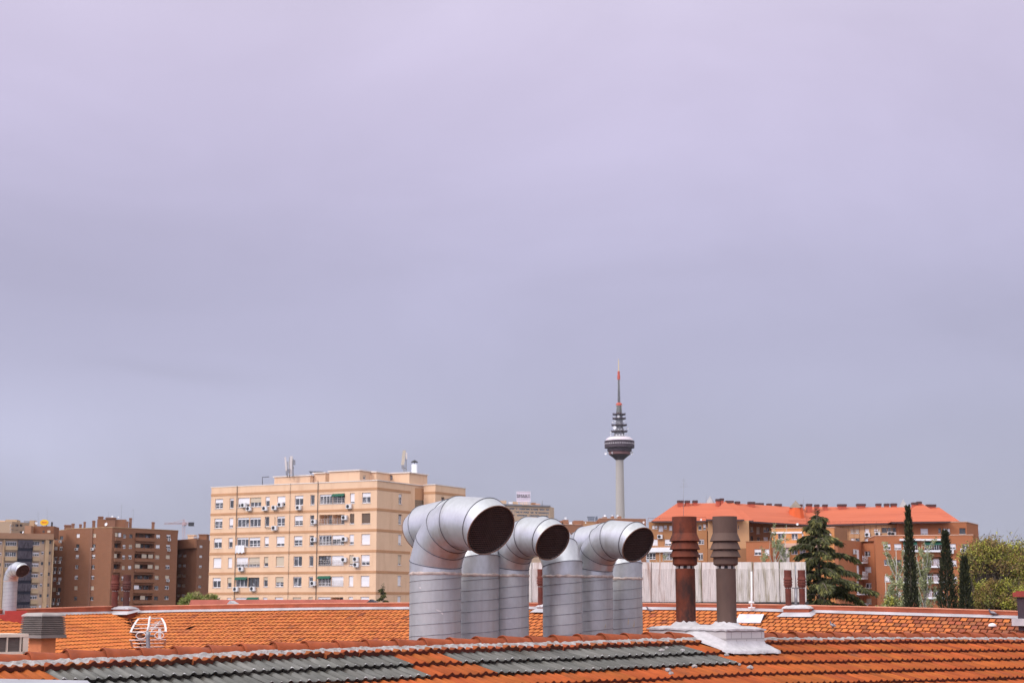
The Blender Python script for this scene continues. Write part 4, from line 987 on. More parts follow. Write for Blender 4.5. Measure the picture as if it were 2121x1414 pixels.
# ---------------------------------------------------------------- brown brick block at left
BRN = brickmat('brown_brick', (.255, .108, .056), (.22, .09, .047), (.25, .15, .10), .5, .16, .02)
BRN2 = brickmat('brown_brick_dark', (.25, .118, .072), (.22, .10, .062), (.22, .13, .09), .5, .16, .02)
TANC = mat('tan_coping', (.52, .36, .20), .85, 0, .1, 1)
def b1(x0, y0, x1, y1): return (x0 / 6.43, 1040 + y0 / 6.43, x1 / 6.43, 1040 + y1 / 6.43)
def b2(x0, y0, x1, y1): return (220 + x0 / 6.43, 1040 + y0 / 6.43, 220 + x1 / 6.43, 1040 + y1 / 6.43)
c0 = P2(227, 440.); cL = P2(131, 449); cLL = P2(105, 452.5); cR = along(c0, V((.60, .80)), 363.5); bk = V((.25, .97)) * 18
brown = thing('apartment_block', 'long brown brick apartment block with tan roof edge at the left', 'apartment block', (*((c0 + bk / 2)), 0))
fL, fR, fLL = Facade(cL, c0), Facade(c0, cR), Facade(cLL, cL)
zB = P(227, 1091, 440.).z; RY = (440, 576, 712, 853, 990, 1138, 1270); kinds = ('w9', 'w5', 'w5', 'w3', 'w3', 'b9', 'd3')
SP = 2.86
def col(f, rect, ks, n=7):
    q = f.rect(*rect); return [(q[0], q[1], q[2] - SP * r, q[3] - SP * r, ks[r % len(ks)], .2) for r in range(n)]
bkB = cR.normalized() * 18
oL = col(fL, b1(1018, 418, 1062, 470), ('w9', 'd2', 'w6', 'w1', 'w4', 'b9', 'd4')) + col(fL, b1(1228, 415, 1278, 466), ('b9', 'g.', 'w5', 'w1', 'w3', 'b9', 'g.'))
oLL = col(fLL, b1(728, 448, 768, 500), ('d3', 'w8', 'w3', 'w2', 'w6', 'b9', 'g.')) + col(fLL, b1(790, 448, 830, 500), ('d3', 'w3', 'w3', 'w2', 'w7', 'd.', 'g.'))
oR = col(fR, b2(666, 428, 720, 478), ('w7', 'w8', 'b8', 'b9', 'b7', 'g.', 'd.')) + col(fR, b2(805, 428, 860, 478), ('w4', 'w4', 'b9', 'w3', 'b8', 'w2', 'g.')) \
   + col(fR, b2(225, 424, 264, 475), ('g.', 'w4', 'w4', 'b8', 'w5', 'w3', 'd.')) + col(fR, b2(308, 424, 352, 475), ('d.', 'b6', 'w4', 'w7', 'w5', 'd.', 'w3'))
bal = [(*fR.rect(*b2(388, 410, 645, 490))[:2], *[v - SP * r for v in fR.rect(*b2(388, 410, 645, 490))[2:]], 'x', 1.6) for r in range(7)]
balL = [(*fR.rect(*b2(112, 400, 205, 485))[:2], *[v - SP * r for v in fR.rect(*b2(112, 400, 205, 485))[2:]], 'x', 1.4) for r in range(7)]
block(brown, [cL, c0, cR, cR + bkB, cL + bkB], 0, zB - .1, BRN, {0: oL, 1: oR + bal + balL}, None, TANC)
zLL = P(118, 1098, 452).z
block(brown, [cLL, cL - fL.n * .4, cL + bkB, cLL + bkB], 0, zLL, BRN, {0: oLL}, None, TANC, False, 'side_wall')
for o, w_ in [(o, 2) for o in bal] + [(o, 1) for o in balL]:
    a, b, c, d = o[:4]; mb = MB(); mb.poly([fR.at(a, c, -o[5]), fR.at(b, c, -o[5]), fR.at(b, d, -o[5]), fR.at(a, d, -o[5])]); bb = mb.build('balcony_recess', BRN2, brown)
    mb = MB(); mb.box(fR.at(a - .05, c - .55, .003), V((fR.d.x, fR.d.y, 0)) * (b - a + .1), V((fR.n.x, fR.n.y, 0)) * .55, Z3 * .95); mb.build('balcony_front', BRN, brown)
    for k in range(w_ + 1):
        ua = lerp(a, b, (k + .12) / (w_ + 1)); ub = lerp(a, b, (k + .85) / (w_ + 1)); kk = random.choice(['p', 'p', 'w', 'b', 's'])
        mb = MB(); oz = -.08 if kk in 'wb' else -o[5] + .02; mb.box(fR.at(ua, lerp(c, d, .32 if kk in 'wb' else .1), oz), V((fR.d.x, fR.d.y, 0)) * (ub - ua), V((fR.n.x, fR.n.y, 0)) * .04, Z3 * ((d - c) * (.62 if kk in 'wb' else .75)))
        mb.build('balcony_blind' if kk in 'wb' else 'balcony_door', {'p': PANE, 'w': SHUT, 'b': SHUTB, 's': SHUTN}[kk], bb)
mb = MB(); mb.box(fL.at(fL.hit(186, 1150)[0], 0, .003), V((fL.d.x, fL.d.y, 0)) * .9, V((fL.n.x, fL.n.y, 0)) * .25, Z3 * (zB - .2)); mb.build('pilaster', BRN2, brown)
for x0, x1, yt, off, nm in ((199, 257, 1075, 5, 'stair_tower'), (203, 213, 1069, 6, 'chimney'), (219, 238, 1071, 7, 'chimney'), (260, 266, 1079, 4, 'chimney'), (267.5, 273, 1072, 4, 'chimney'), (314, 320, 1080.5, 4, 'chimney'), (148, 154, 1083.5, 5, 'chimney'), (173, 177.5, 1080, 5, 'chimney'), (164, 169, 1085, 5, 'chimney'), (133, 146, 1086.5, 6, 'chimney'), (191, 197, 1077.5, 6, 'chimney')):
    Yq = lerp(449, 440, (x0 - 131) / 96) if x0 < 227 else lerp(440, 458, (x0 - 227) / 136); Yq += off
    a, b = P(x0, yt, Yq), P(x1, yt, Yq); mb = MB(); w_ = (b - a).length; c = (a + b) / 2
    mb.cbox(V((c.x, c.y + w_ * .3, zB - .3)), w_, w_ * (.6 if nm == 'stair_tower' else 1), c.z - zB + .3, .2)
    if nm == 'chimney': mb.cbox(V((c.x, c.y + w_ * .3, c.z - .35)), w_ * 1.18, w_ * 1.18, .2, .2)
    mb.build(nm, BRN if nm != 'chimney' else BRN2, brown)
dish('white dish on the roof edge of the brown block near its corner', 219.5, 1085, 437, 3.6, -.5)
dish('small white dish on the top of the brown block stair tower, left one', 232, 1069, 446, 2.0, .3); dish('small white dish on the top of the brown block stair tower, right one', 245, 1070, 446, 1.8, .5)
aerial('tallest thin aerial on the brown block, right of its stair tower', 251, 1076, 1044, 446); aerial('thin aerial behind the chimney pair of the brown block', 275.5, 1078, 1053, 450); aerial('short aerial on the brown block stair tower', 224, 1071, 1060, 446, 2)
rowword = ('top', 'second', 'third', 'fourth', 'fifth', 'sixth', 'lowest')
for r, cols in enumerate(((1, 4), (2, 3), (0, 1, 4), (0, 1), (1,), (1, 4), (0, 1))):
    pass
for r, c, lab in ((0, 'b', 'right window of the left pair'), (2, 'a', 'left window of the left pair'), (2, 'b', 'right window of the left pair'), (3, 'a', 'left window of the left pair'), (3, 'b', 'right window of the left pair'), (4, 'b', 'right window of the left pair'), (5, 'b', 'right window of the left pair'), (6, 'a', 'left window of the left pair'), (6, 'b', 'right window of the left pair')):
    ff = fLL; q = oLL[r + (7 if c == 'b' else 0)]; x, y = proj(ff.at((q[0] + q[1]) / 2 + .2, q[2] - .45)); ac('air conditioner under the %s, %s row, brown block' % (lab, rowword[r]), ff, x, y, .9, .65)
for r, k, lab in ((1, 0, 'middle-left single window'), (1, 7, 'window left of the corner')):
    q = oL[r + k]; x, y = proj(fL.at((q[0] + q[1]) / 2 - .1, q[2] - .3)); ac('air conditioner under the %s, %s row, brown block' % (lab, rowword[r]), fL, x, y, .95, .65)
for r in (0, 1, 4):
    q = oR[7 + r]; x, y = proj(fR.at((q[0] + q[1]) / 2, q[2] - .4)); ac('air conditioner under the rightmost window, %s row, brown block' % rowword[r], fR, x, y, .9, .65)
# lower dark wing to its right
d0, d1 = P2(363, 474), P2(392, 466); d2, d3 = P2(405, 462), P2(436, 475); zD = P(392, 1116.5, 466).z
dw = thing('apartment_block', 'lower dark brown brick block between the brown block and the cream block', 'apartment block', (*d1, 0))
fa, fb = Facade(d0, d1), Facade(d2, d3)
oa = []
for r in range(6):
    for x0, x1 in ((960, 1004), (1022, 1066)):
        q = fa.rect(*b2(x0, 690, x1, 728)); k = r - 1; oa.append((q[0], q[1], q[2] - SP * k, q[3] - SP * k, random.choice(['w5', 'b8', 'w8', 'b9', 'w9']), .2))
ob = [(*fb.rect(*b2(1245, 570, 1285, 605))[:2], *[v - SP * r for v in fb.rect(*b2(1240, 570, 1285, 605))[2:]], random.choice(['w5', 'w8', 'g.', 'b7']), .2) for r in range(6)]
block(dw, [d0, d1, d2, d3, d3 + d3.normalized() * 18, d0 + d0.normalized() * 18], 0, zD, BRN, {0: oa, 2: ob}, None, None)
mb = MB(); ftop = Facade(d0, d2); mb.box(ftop.at(0, zD - 2.6, .1), V((ftop.d.x, ftop.d.y, 0)) * ftop.L, V((ftop.n.x, ftop.n.y, 0)) * .5, Z3 * 2.7); mb.build('parapet', BRN, dw)
for i, (x0, x1, yt, m, lab) in enumerate(((389, 402, 1108.5, CREAM, 'pale roof hut with a sloping top left of the cream block'), (402, 411, 1112.5, WHITEW, 'small white roof hut left of the cream block'), (412, 428, 1107.5, BRN, 'brown roof hut touching the cream block edge'))):
    a, b = P(x0, yt, 478), P(x1, yt, 478); mb = MB(); h = a.z - zD + 2
    mb.box(V((a.x, a.y, zD - .3)), V((b.x - a.x, 0, 0)), V((0, 4, 0)), Z3 * (a.z - zD + .3)); mb.box(V((a.x - .2, a.y - .2, a.z + .003)), V((b.x - a.x + .4, 0, 0)), V((0, 4.4, 0)), Z3 * .25)
    tag(mb.build('roof_hut', m), lab, 'roof hut')

# ---------------------------------------------------------------- far-left beige block with the dark glazed bay
BEI = mat('beige_panel', (.47, .34, .21), .85, 0, .08, .6); BEI2 = mat('beige_frame', (.47, .32, .19), .85, 0, .08, .6); PINKW = mat('pinkish_render', (.47, .34, .245), .85, 0, .06, 1)
YL = 425; e0, e1 = P2(-60, YL + 2), P2(104, YL + 12)
left = thing('apartment_block', 'beige block at the left edge with a dark glazed bay and brown top', 'apartment block', (*((e0 + e1) / 2), 0))
fe = Facade(e0, e1); zE = P(50, 1104, YL + 8).z; zE2 = P(50, 1116, YL + 8).z
oe = []
for r in range(8):
    for rc, ks in (((b1(76, 516, 222, 576)), ('w2', 'g.')), (b1(436, 520, 528, 570), ('w3', 'g.', 'w5')), (b1(558, 508, 590, 550), ('w4', 'd.', 'w8')), (b1(655, 508, 684, 550), ('w4', 'd.', 'g.')), (b1(-60, 520, 28, 560), ('d.', 'w4'))):
        q = fe.rect(*rc); oe.append((q[0], q[1], q[2] - SP * r, q[3] - SP * r, random.choice(ks), .25))
block(left, [e0, e1, e1 + e1.normalized() * 18, e0 + e1.normalized() * 18], 0, zE2, PINKW, {0: oe}, None, None)
mb = MB(); X = V((fe.d.x, fe.d.y, 0)); Yn = V((fe.n.x, fe.n.y, 0)); mb.box(fe.at(0, zE2, .0), X * fe.L, Yn * .9, Z3 * (zE - zE2)); mb.box(fe.at(0, zE2, -6), X * fe.L, Yn * 6, Z3 * (zE - zE2 - .2)); mb.build('top_band', brickmat('tan_brick', (.36, .20, .12), (.32, .175, .105), (.34, .21, .14), .5, .16, .02), left)
for x0, x1 in ((35, 45), (590, 640), (690, 705)):
    u0, u1 = fe.hit(x0 / 6.43, 1150)[0], fe.hit(x1 / 6.43, 1150)[0]; mb = MB(); mb.box(fe.at(u0, 0, .003), X * (u1 - u0), Yn * .7, Z3 * (zE2 - .003)); mb.build('pilaster', BEI2, left)
u0, u1 = fe.hit(35, 1150)[0], fe.hit(65, 1150)[0]
GLZ = mat('dark_glazing', (.055, .045, .055), .35, .2, .4, .6, col2=(.10, .085, .10), thr=(.45, .6), s2=1.5, st2=(3, 3, .6)); GLZ2 = mat('dark_slot', (.012, .012, .022), .4)
zg = fe.hit(50, 1040 + 505 / 6.43)[1]
for r in range(8):
    mb = MB(); mb.box(fe.at(u0, zg - SP * r - 2.05, .003), X * (u1 - u0), Yn * 1.2, Z3 * 2.05)
    for k in range(1, 6): mb.box(fe.at(lerp(u0, u1, k / 6) - .03, zg - SP * r - 2.0, 1.203), X * .06, Yn * .04, Z3 * 1.95)
    mb.build('glazed_bay', GLZ, left)
    mb = MB(); mb.box(fe.at(u0, zg - SP * r - SP + .003, .003), X * (u1 - u0), Yn * 1.05, Z3 * (SP - 2.056)); mb.build('bay_slot', GLZ2, left)
    for x0, x1 in ((62, 225), (432, 528)):
        a, b = fe.hit(x0 / 6.43, 1150)[0], fe.hit(x1 / 6.43, 1150)[0]; q = oe[0]; z = q[2] - SP * r; mb = MB(); mb.box(fe.at(a, z - 1.15, .003), X * (b - a), Yn * .5, Z3 * 1.0); mb.build('balcony_front', BEI, left)
# penthouse of that block
def simple(par, nm, x0, x1, yt, Yq, dep, zb, m, rz=.1):
    a, b = P(x0, yt, Yq), P(x1, yt, Yq); c = (a + b) / 2; w_ = (b - a).length; mb = MB(); mb.cbox(V((c.x, c.y + dep / 2, zb)), w_, dep, c.z - zb, rz); return mb.build(nm, m, par)
simple(left, 'penthouse', 50, 108, 1089, YL + 14, 8, zE - 1, BRN); simple(left, 'penthouse', 50, 63, 1088, YL + 10, 4, zE - 1, MATS['tan_brick'])
for x0, x1, k in ((88, 92, 'd'), (98, 104, 'w')):
    a, b = P(x0, 1102.5, YL + 12.4), P(x1, 1098, YL + 12.4); mb = MB(); mb.box(a, V((b.x - a.x, 0, 0)), V((0, .3, 0)), Z3 * (b.z - a.z)); mb.build('window', FRD if k == 'd' else SHUTB, left)
simple(left, 'tank_room', 60, 69.5, 1077, YL + 16, 4, zE - 1, BEI2); simple(left, 'chimney', 105.5, 108, 1080.5, YL + 15, 1, zE - 1, DARKM)
sg = thing('rooftop_sign', 'yellow oval sign with small red lettering on the left rooftop', 'sign', P(91.5, 1090, YL + 13)); c = P(91.5, 1081.5, YL + 12); mb = MB()
ring = [c + V((9.0 / ppm(YL) * math.cos(t), 0, 6.4 / ppm(YL) * math.sin(t))) for t in [math.tau * k / 28 for k in range(28)]]
mb.loft([ring, [p + V((0, .4, 0)) for p in ring]], 0, False, True, True, True); mb.build('oval_panel', mat('sign_yellow', (.83, .50, .02), .5, 0, .04, 1), sg)
mb = MB()
for k in range(7): mb.box(c + V(((-.65 + k * .2) * 1.0, -.03, -.2)), V((.13, 0, 0)), V((0, .02, 0)), Z3 * .42)
mb.build('red_lettering', mat('sign_red', (.72, .12, .02), .6), sg); tubes('support', DARKM, sg, [P(87, 1090, YL + 12.6), P(87, 1086, YL + 12.6)], [P(96, 1090, YL + 12.6), P(96, 1086, YL + 12.6)], r=.08)
aerial('thin dark aerial left of the yellow oval sign', 78.5, 1088, 1060, YL + 13, 2); aerial('very thin aerial behind the yellow oval sign', 97, 1088, 1049, YL + 14, 0, .03)
dish('white dish standing just left of the yellow oval sign', 75, 1082.5, YL + 11, 3, .6); dish('white dish on the wall top at the far left below the penthouse', 47.5, 1101.5, YL + 7, 2.4, -.7)
far = thing('apartment_block', 'taller beige block behind the left edge building with a stacked dark window bay', 'apartment block', (*P2(20, 470), 0))
fp = [P2(-80, 466), P2(17, 466), P2(58, 476), P2(58, 490), P2(-80, 490)]; ff = Facade(fp[1], fp[2]); zF = P(17, 1079.5, 466).z
og = [(*ff.rect(x0, 1085 + r * 7.3, x1, 1090 + r * 7.3), k, .3) for r in range(4) for x0, x1, k in ((32, 39, 'd.'), (41, 47, 'd.'), (23, 29, 'b6'))]
block(far, fp, 0, zF, mat('khaki_wall', (.40, .29, .20), .9, 0, .08, .3), {1: og})
simple(far, 'roof_room', 10, 33, 1075.5, 471, 5, zF - .2, BEI2); simple(far, 'roof_room', -30, 8, 1077.5, 472, 5, zF - .2, CREAM); simple(far, 'screen_wall', 49, 60, 1078, 479, 1, zF - 3, GREYM)
# ================================================================ right-hand apartment buildings
RB1 = brickmat('orange_brick', (.42, .195, .085), (.38, .17, .075), (.42, .24, .13), .4, .12, .015)
RB2 = brickmat('red_brick', (.40, .140, .058), (.36, .122, .052), (.40, .18, .10), .4, .12, .015)
RB3 = brickmat('tan_brickwork', (.56, .31, .155), (.52, .28, .14), (.55, .35, .2), .4, .12, .015)
RB4 = brickmat('brown_brickwork', (.34, .165, .08), (.30, .145, .07), (.34, .2, .12), .4, .12, .015)
ORR = mat('orange_render', (.60, .27, .10), .88, 0, .08, .5, col2=(.50, .22, .09), thr=(.55, .75), s2=.3)
SALM = mat('salmon_roof', (.475, .122, .062), .85, 0, .07, .3, .006, 8, (.2, .2, 6), col2=(.40, .098, .05), thr=(.52, .72), s2=.12)
SALMD = mat('red_roof_turret', (.60, .115, .035), .85, 0, .07, .4)
PINKC = mat('pale_coping', (.62, .40, .30), .85, 0, .06, 1)
CHM = mat('roof_chimney', (.42, .105, .065), .85, 0, .1, 1); CHT = mat('chimney_cap', (.085, .05, .05), .8)
def k3(x0, y0, x1, y1): return (1330 + x0 / 5.73, 1020 + y0 / 5.73, 1330 + x1 / 5.73, 1020 + y1 / 5.73)
def k4(x0, y0, x1, y1): return (1680 + x0 / 5.58, 1020 + y0 / 5.58, 1680 + x1 / 5.58, 1020 + y1 / 5.58)
def k5(x0, y0, x1, y1): return (1720 + x0 / 6.24, 1120 + y0 / 6.24, 1720 + x1 / 6.24, 1120 + y1 / 6.24)
def k7(x0, y0, x1, y1): return (1680 + x0 / 3.501, 1010 + y0 / 3.501, 1680 + x1 / 3.501, 1010 + y1 / 3.501)
def face(f, lst, dep=.2): return [(*f.rect(*r), k, dep) for r, k in lst]
BKD = V((.12, .99))
def slab(par, nm, px0, Y0, px1, Y1, pyt, m, wins=(), dep=12., side=(), cop=None, pyref=None, zlow=0.):
    a, b = P2(px0, Y0), P2(px1, Y1); f = Facade(a, b); zt = P((px0 + px1) / 2, pyt, (Y0 + Y1) / 2).z
    c = b - f.n * dep; d = a - f.n * dep
    w, fs = block(par, [a, b, c, d], zlow, zt, m, {0: face(f, wins)}, None, cop, True, nm); return f, zt
salmon = thing('apartment_building', 'long apartment building with a salmon hipped roof and many dark-capped chimneys', 'apartment building', (*P2(1640, 300), 0))
W1, z1_ = slab(salmon, 'wall', 1346, 296, 1467, 292, 1079, RB1, [(k3(115, 388, 147, 428), 'w9'), (k3(150, 388, 182, 428), 'w7'), (k3(193, 393, 247, 458), 'w9'), (k3(253, 386, 293, 428), 'w7'), (k3(320, 392, 362, 445), 'w9'),
     (k3(665, 376, 705, 440), 'b3'), (k3(722, 372, 755, 436), 'w6'), (k3(765, 362, 805, 412), 'd.'), (k3(113, 552, 185, 625), 'w9'), (k3(268, 552, 345, 625), 'w7'), (k3(665, 552, 735, 610), 'w2'),
     (k3(45, 700, 160, 790), 'w2'), (k3(245, 705, 360, 795), 'w2'), (k3(665, 712, 722, 796), 'w2')], 14)
mb = MB(); u, z = W1.hit(1347, 1137.5); mb.box(W1.at(0, z - .5, .003), V((W1.d.x, W1.d.y, 0)) * (W1.L * .52), V((W1.n.x, W1.n.y, 0)) * .5, Z3 * .85); mb.build('balcony_slab', WHITE, salmon)
W2, _ = slab(salmon, 'bay_wall', 1469, 289, 1555, 288, 1077.5, RB3, [(k3(1140, 385, 1148, 430), 'd.')], 12)
mb = MB(); zz = W2.hit(1500, 1135)[1]; mb.box(W2.at(-.1, 0, .003), V((W2.d.x, W2.d.y, 0)) * (W2.L + .1), V((W2.n.x, W2.n.y, 0)) * .15, Z3 * zz); mb.build('bay_base', RB4, salmon)
W3, _ = slab(salmon, 'recess_wall', 1555, 298, 1722, 300, 1084, RB4, [(k3(1287, 402, 1317, 460), 'b7'), (k3(1358, 405, 1397, 485), 'b9'), (k3(1440, 412, 1480, 468), 'b5'), (k3(1485, 412, 1505, 460), 'd.'), (k3(1290, 512, 1317, 570), 'd.'), (k3(1362, 525, 1398, 570), 'n5'), (k3(1442, 525, 1495, 570), 'w9')], 10)
W4, _ = slab(salmon, 'right_wall', 1722, 300, 1872, 296, 1086, RB3, [(k4(457, 420, 507, 470), 'b8'), (k4(512, 420, 560, 470), 'b8'), (k4(617, 417, 668, 460), 'w9'), (k4(727, 417, 772, 456), 'w6'), (k4(776, 417, 800, 470), 'b9'), (k4(808, 402, 922, 460), 'd3'), (k4(926, 402, 1042, 460), 'd2'),
     (k4(460, 525, 512, 556), 'w9'), (k4(515, 525, 565, 560), 'd.'), (k4(617, 527, 674, 577), 'w9'), (k4(730, 527, 756, 577), 'w9')], 10)
mb = MB()
for k in range(13): u = lerp(.5, W4.L - .5, k / 12); mb.box(W4.at(u - .04, 6, .003), V((W4.d.x, W4.d.y, 0)) * .08, V((W4.n.x, W4.n.y, 0)) * .05, Z3 * (W4.hit(1800, 1089)[1] - 6))
mb.build('wall_rib', RB4, salmon)
def hip(nm, m, eL, eR, rL, rR, Ye, Yr):
    """eave and ridge pixels; a closed hipped roof solid with its back slope"""
    a, b = P(*eL, Ye[0]), P(*eR, Ye[1]); c, d = P(*rR, Yr[1]), P(*rL, Yr[0])
    a2 = V((2 * d.x - a.x if False else a.x + 2 * (d.y - a.y) * .12, 2 * d.y - a.y, a.z)); b2_ = V((b.x + 2 * (c.y - b.y) * .12, 2 * c.y - b.y, b.z)); mb = MB()
    mb.poly([a, b, c, d]); mb.poly([b2_, a2, d, c]); mb.poly([a, d, a2]); mb.poly([b, b2_, c]); mb.poly([a, a2, b2_, b])
    mb.box(a - Z3 * .3 - V((0, .35, 0)), b - a, V((0, .3, 0)), Z3 * .28, 1)
    return mb.build(nm, [m, CHT], salmon)
R1 = hip('roof', SALM, (1349, 1078.5), (1560, 1077), (1402, 1042), (1520, 1041), (294, 290), (306, 303))
R2 = hip('roof', SALM, (1535, 1077.5), (1672, 1085.5), (1505, 1041), (1664, 1050.5), (291, 299), (303, 310))
R3 = hip('roof', SALM, (1655, 1086.5), (1988, 1079), (1668, 1049), (1945, 1050), (300, 294), (312, 306))
def gable(eL, eR, ap, Ye, Ya):
    a, b, c = P(*eL, Ye), P(*eR, Ye), P(*ap, Ya); k = V((.12, 1, 0)) * 16; mb = MB(); mb.poly([a, b, c]); mb.poly([b, b + k, c + k, c]); mb.poly([a + k, a, c, c + k]); mb.box(a - Z3 * .3 - V((0, .3, 0)), b - a, V((0, .25, 0)), Z3 * .28, 1); return mb.build('cross_roof', [SALM, CHT], salmon)
gable((1462, 1074.5), (1541, 1075), (1502, 1037.5), 286.5, 300); gable((1846, 1080), (1968, 1079), (1907, 1040.5), 290, 303)
tc_ = P2(1654, 303.5); zt0, zt1 = P(1654, 1085, 300).z, P(1654, 1051, 303).z; mb = MB(); mb.lathe(V((tc_.x, tc_.y, 0)), [(1.75, zt0 - 3), (1.8, zt0), (1.25, zt1)], 8, 0, False, ph=.4); mb.lathe(V((tc_.x, tc_.y, 0)), [(1.6, zt1 - .02), (.02, P(1648, 1035.5, 303).z)], 4, 1, False, ph=.5)
GRYP = mat('weathered_pyramid', (.24, .20, .16), .85, 0, .15, 1); mb.build('turret', [SALMD, GRYP], salmon)
for x, y0, y1, Yq, r in ((1475, 1026.5, 1042, 309, 1.15), (1879, 1033.5, 1048, 312, 1.2)):
    c = P2(x, Yq); mb = MB(); zb = P(x, y1, Yq).z - .5; mb.lathe(V((c.x, c.y, 0)), [(r * 1.25, zb), (.02, P(x + 6, y0, Yq).z)], 4, 0, False, ph=.5); mb.build('pyramid_lantern', mat('grey_pyramid', (.34, .33, .33), .85, 0, .12, 1), salmon)
def kch(o, s, lst): return [(o + a / s, o + 0, o + b / s, 1020 + c / s) for a, b, c in lst]
chs = [(1330 + a / 5.73, 1330 + b / 5.73, 1020 + c / 5.73, 4) for a, b, c in ((418, 492, 92), (510, 563, 93), (600, 655, 91), (875, 918, 74), (922, 965, 67), (985, 1082, 95), (1103, 1158, 103), (1255, 1335, 108), (1340, 1438, 122), (1480, 1533, 128), (1577, 1652, 132), (1870, 1896, 138), (1950, 2012, 132), (2048, 2097, 139))] \
    + [(1680 + a / 5.58, 1680 + b / 5.58, 1020 + c / 5.58, 4) for a, b, c in ((135, 185, 135), (305, 405, 132), (525, 625, 128), (750, 805, 125), (848, 897, 125), (922, 985, 123), (1163, 1220, 112), (1222, 1270, 102), (1330, 1437, 135))]
for x0, x1, yt, _ in chs:
    Yq = (303.5 if x0 < 1560 else 308 if x0 < 1690 else 309); Yq = 301.5 if 1480 < x0 < 1500 or 1885 < x0 < 1905 else Yq; Yq = 306 if x0 > 1915 else Yq
    a, b = P(x0, yt, Yq), P(x1, yt, Yq); w_ = (b - a).length; c = (a + b) / 2; mb = MB(); mb.cbox(V((c.x, c.y, c.z - 2.2)), w_ * .9, .9, 1.8, .1); mb.build('chimney', CHM, R1)
    k = [o for o in ORG if o.name.startswith('chimney')][-1]; mb = MB(); mb.cbox(V((c.x, c.y, c.z - .42)), w_, 1.1, .42, .1); mb.build('chimney_cap', CHT, R1)
RLM = mat('eave_rail', (.22, .06, .04), .7)
for f, y, lab in ((W1, 1070.5, 0), (W3, 1078, 0), (W4, 1079, 0)):
    zz = f.hit(1460 if f is W1 else 1640 if f is W3 else 1800, y)[1]; mb = MB(); mb.tube([f.at(0, zz, .5), f.at(f.L, zz, .5)], .035, 4); n = int(f.L / 2)
    for k in range(n + 1): u = f.L * k / n; mb.tube([f.at(u, zz - 1.2, .5), f.at(u, zz, .5)], .03, 4)
    mb.build('eave_rail', RLM, salmon)
aerial('tallest aerial over the left end of the salmon roof', 1416, 1078, 990, 296, 3, .05); aerial('thin aerial left of the grey pyramid on the salmon roof', 1463, 1042, 1025, 306, 0); aerial('thin aerial right of the red turret on the salmon roof', 1664, 1052, 1029, 308, 0)
dish('white dish at the eave of the salmon roof above the cedar', 1651.5, 1085, 296, 2.6, -.6); dish('tiny white dish on the salmon roof gutter near the rusty flue', 1452, 1075.5, 288, 2., -.6); dish('white dish at the left end of the salmon-roofed building', 1333, 1081, 300, 2.4, .3)
# orange terrace block and low red block in front
terr = thing('apartment_building', 'orange rendered block with a white band and terrace, half hidden by the cedar', 'apartment building', (*P2(1660, 288), 0))
T1_, _ = slab(terr, 'wall', 1602, 287, 1732, 284, 1093, ORR, [(k3(1612, 482, 1685, 552), 'w0'), (k3(1775, 484, 1848, 555), 'w0'), (k3(1895, 484, 1915, 540), 'w5'), (k4(180, 470, 235, 540), 'w4'), (k3(1770, 640, 1845, 730), 'w5'), (k3(1870, 640, 1940, 730), 'w4'), (k4(185, 650, 265, 715), 'w6')], 9, (), PINKC)
mb = MB(); u, z = T1_.hit(1660, 1102); mb.box(T1_.at(0, z - .15, .003), V((T1_.d.x, T1_.d.y, 0)) * (T1_.L * .5), V((T1_.n.x, T1_.n.y, 0)) * .1, Z3 * .3); mb.build('white_band', WHITE, terr)
z = T1_.hit(1660, 1126.5)[1]; mb = MB(); mb.box(T1_.at(0, z - .6, .003), V((T1_.d.x, T1_.d.y, 0)) * (T1_.L * .8), V((T1_.n.x, T1_.n.y, 0)) * 1.4, Z3 * .75); mb.build('terrace_slab', PINKC, terr)
mb = MB(); mb.box(T1_.at(0, 2, .003), V((T1_.d.x, T1_.d.y, 0)) * (T1_.L * .28), V((T1_.n.x, T1_.n.y, 0)) * .9, Z3 * (z - 2.7)); mb.build('white_bay', mat('white_render', (.70, .66, .62), .9, 0, .05, 1), terr)
low = thing('apartment_building', 'low red-orange brick block beside the brown flue above the concrete wall', 'apartment building', (*P2(1572, 285), 0))
slab(low, 'wall', 1548, 283, 1599, 281, 1121, RB2, [(k3(1332, 668, 1414, 740), 'w5'), (k3(1452, 668, 1508, 740), 'w9')], 8, (), RB4)
side = P2(1734, 286); s2 = P2(1760, 294.5)
shb = thing('apartment_building', 'narrow brown side wing right of the cedar top', 'apartment building', (*side, 0)); block(shb, [side, s2, s2 + V((-6, 6)), side + V((-6, 6))], 0, P(1745, 1092, 289).z, RB4, None, None, None)
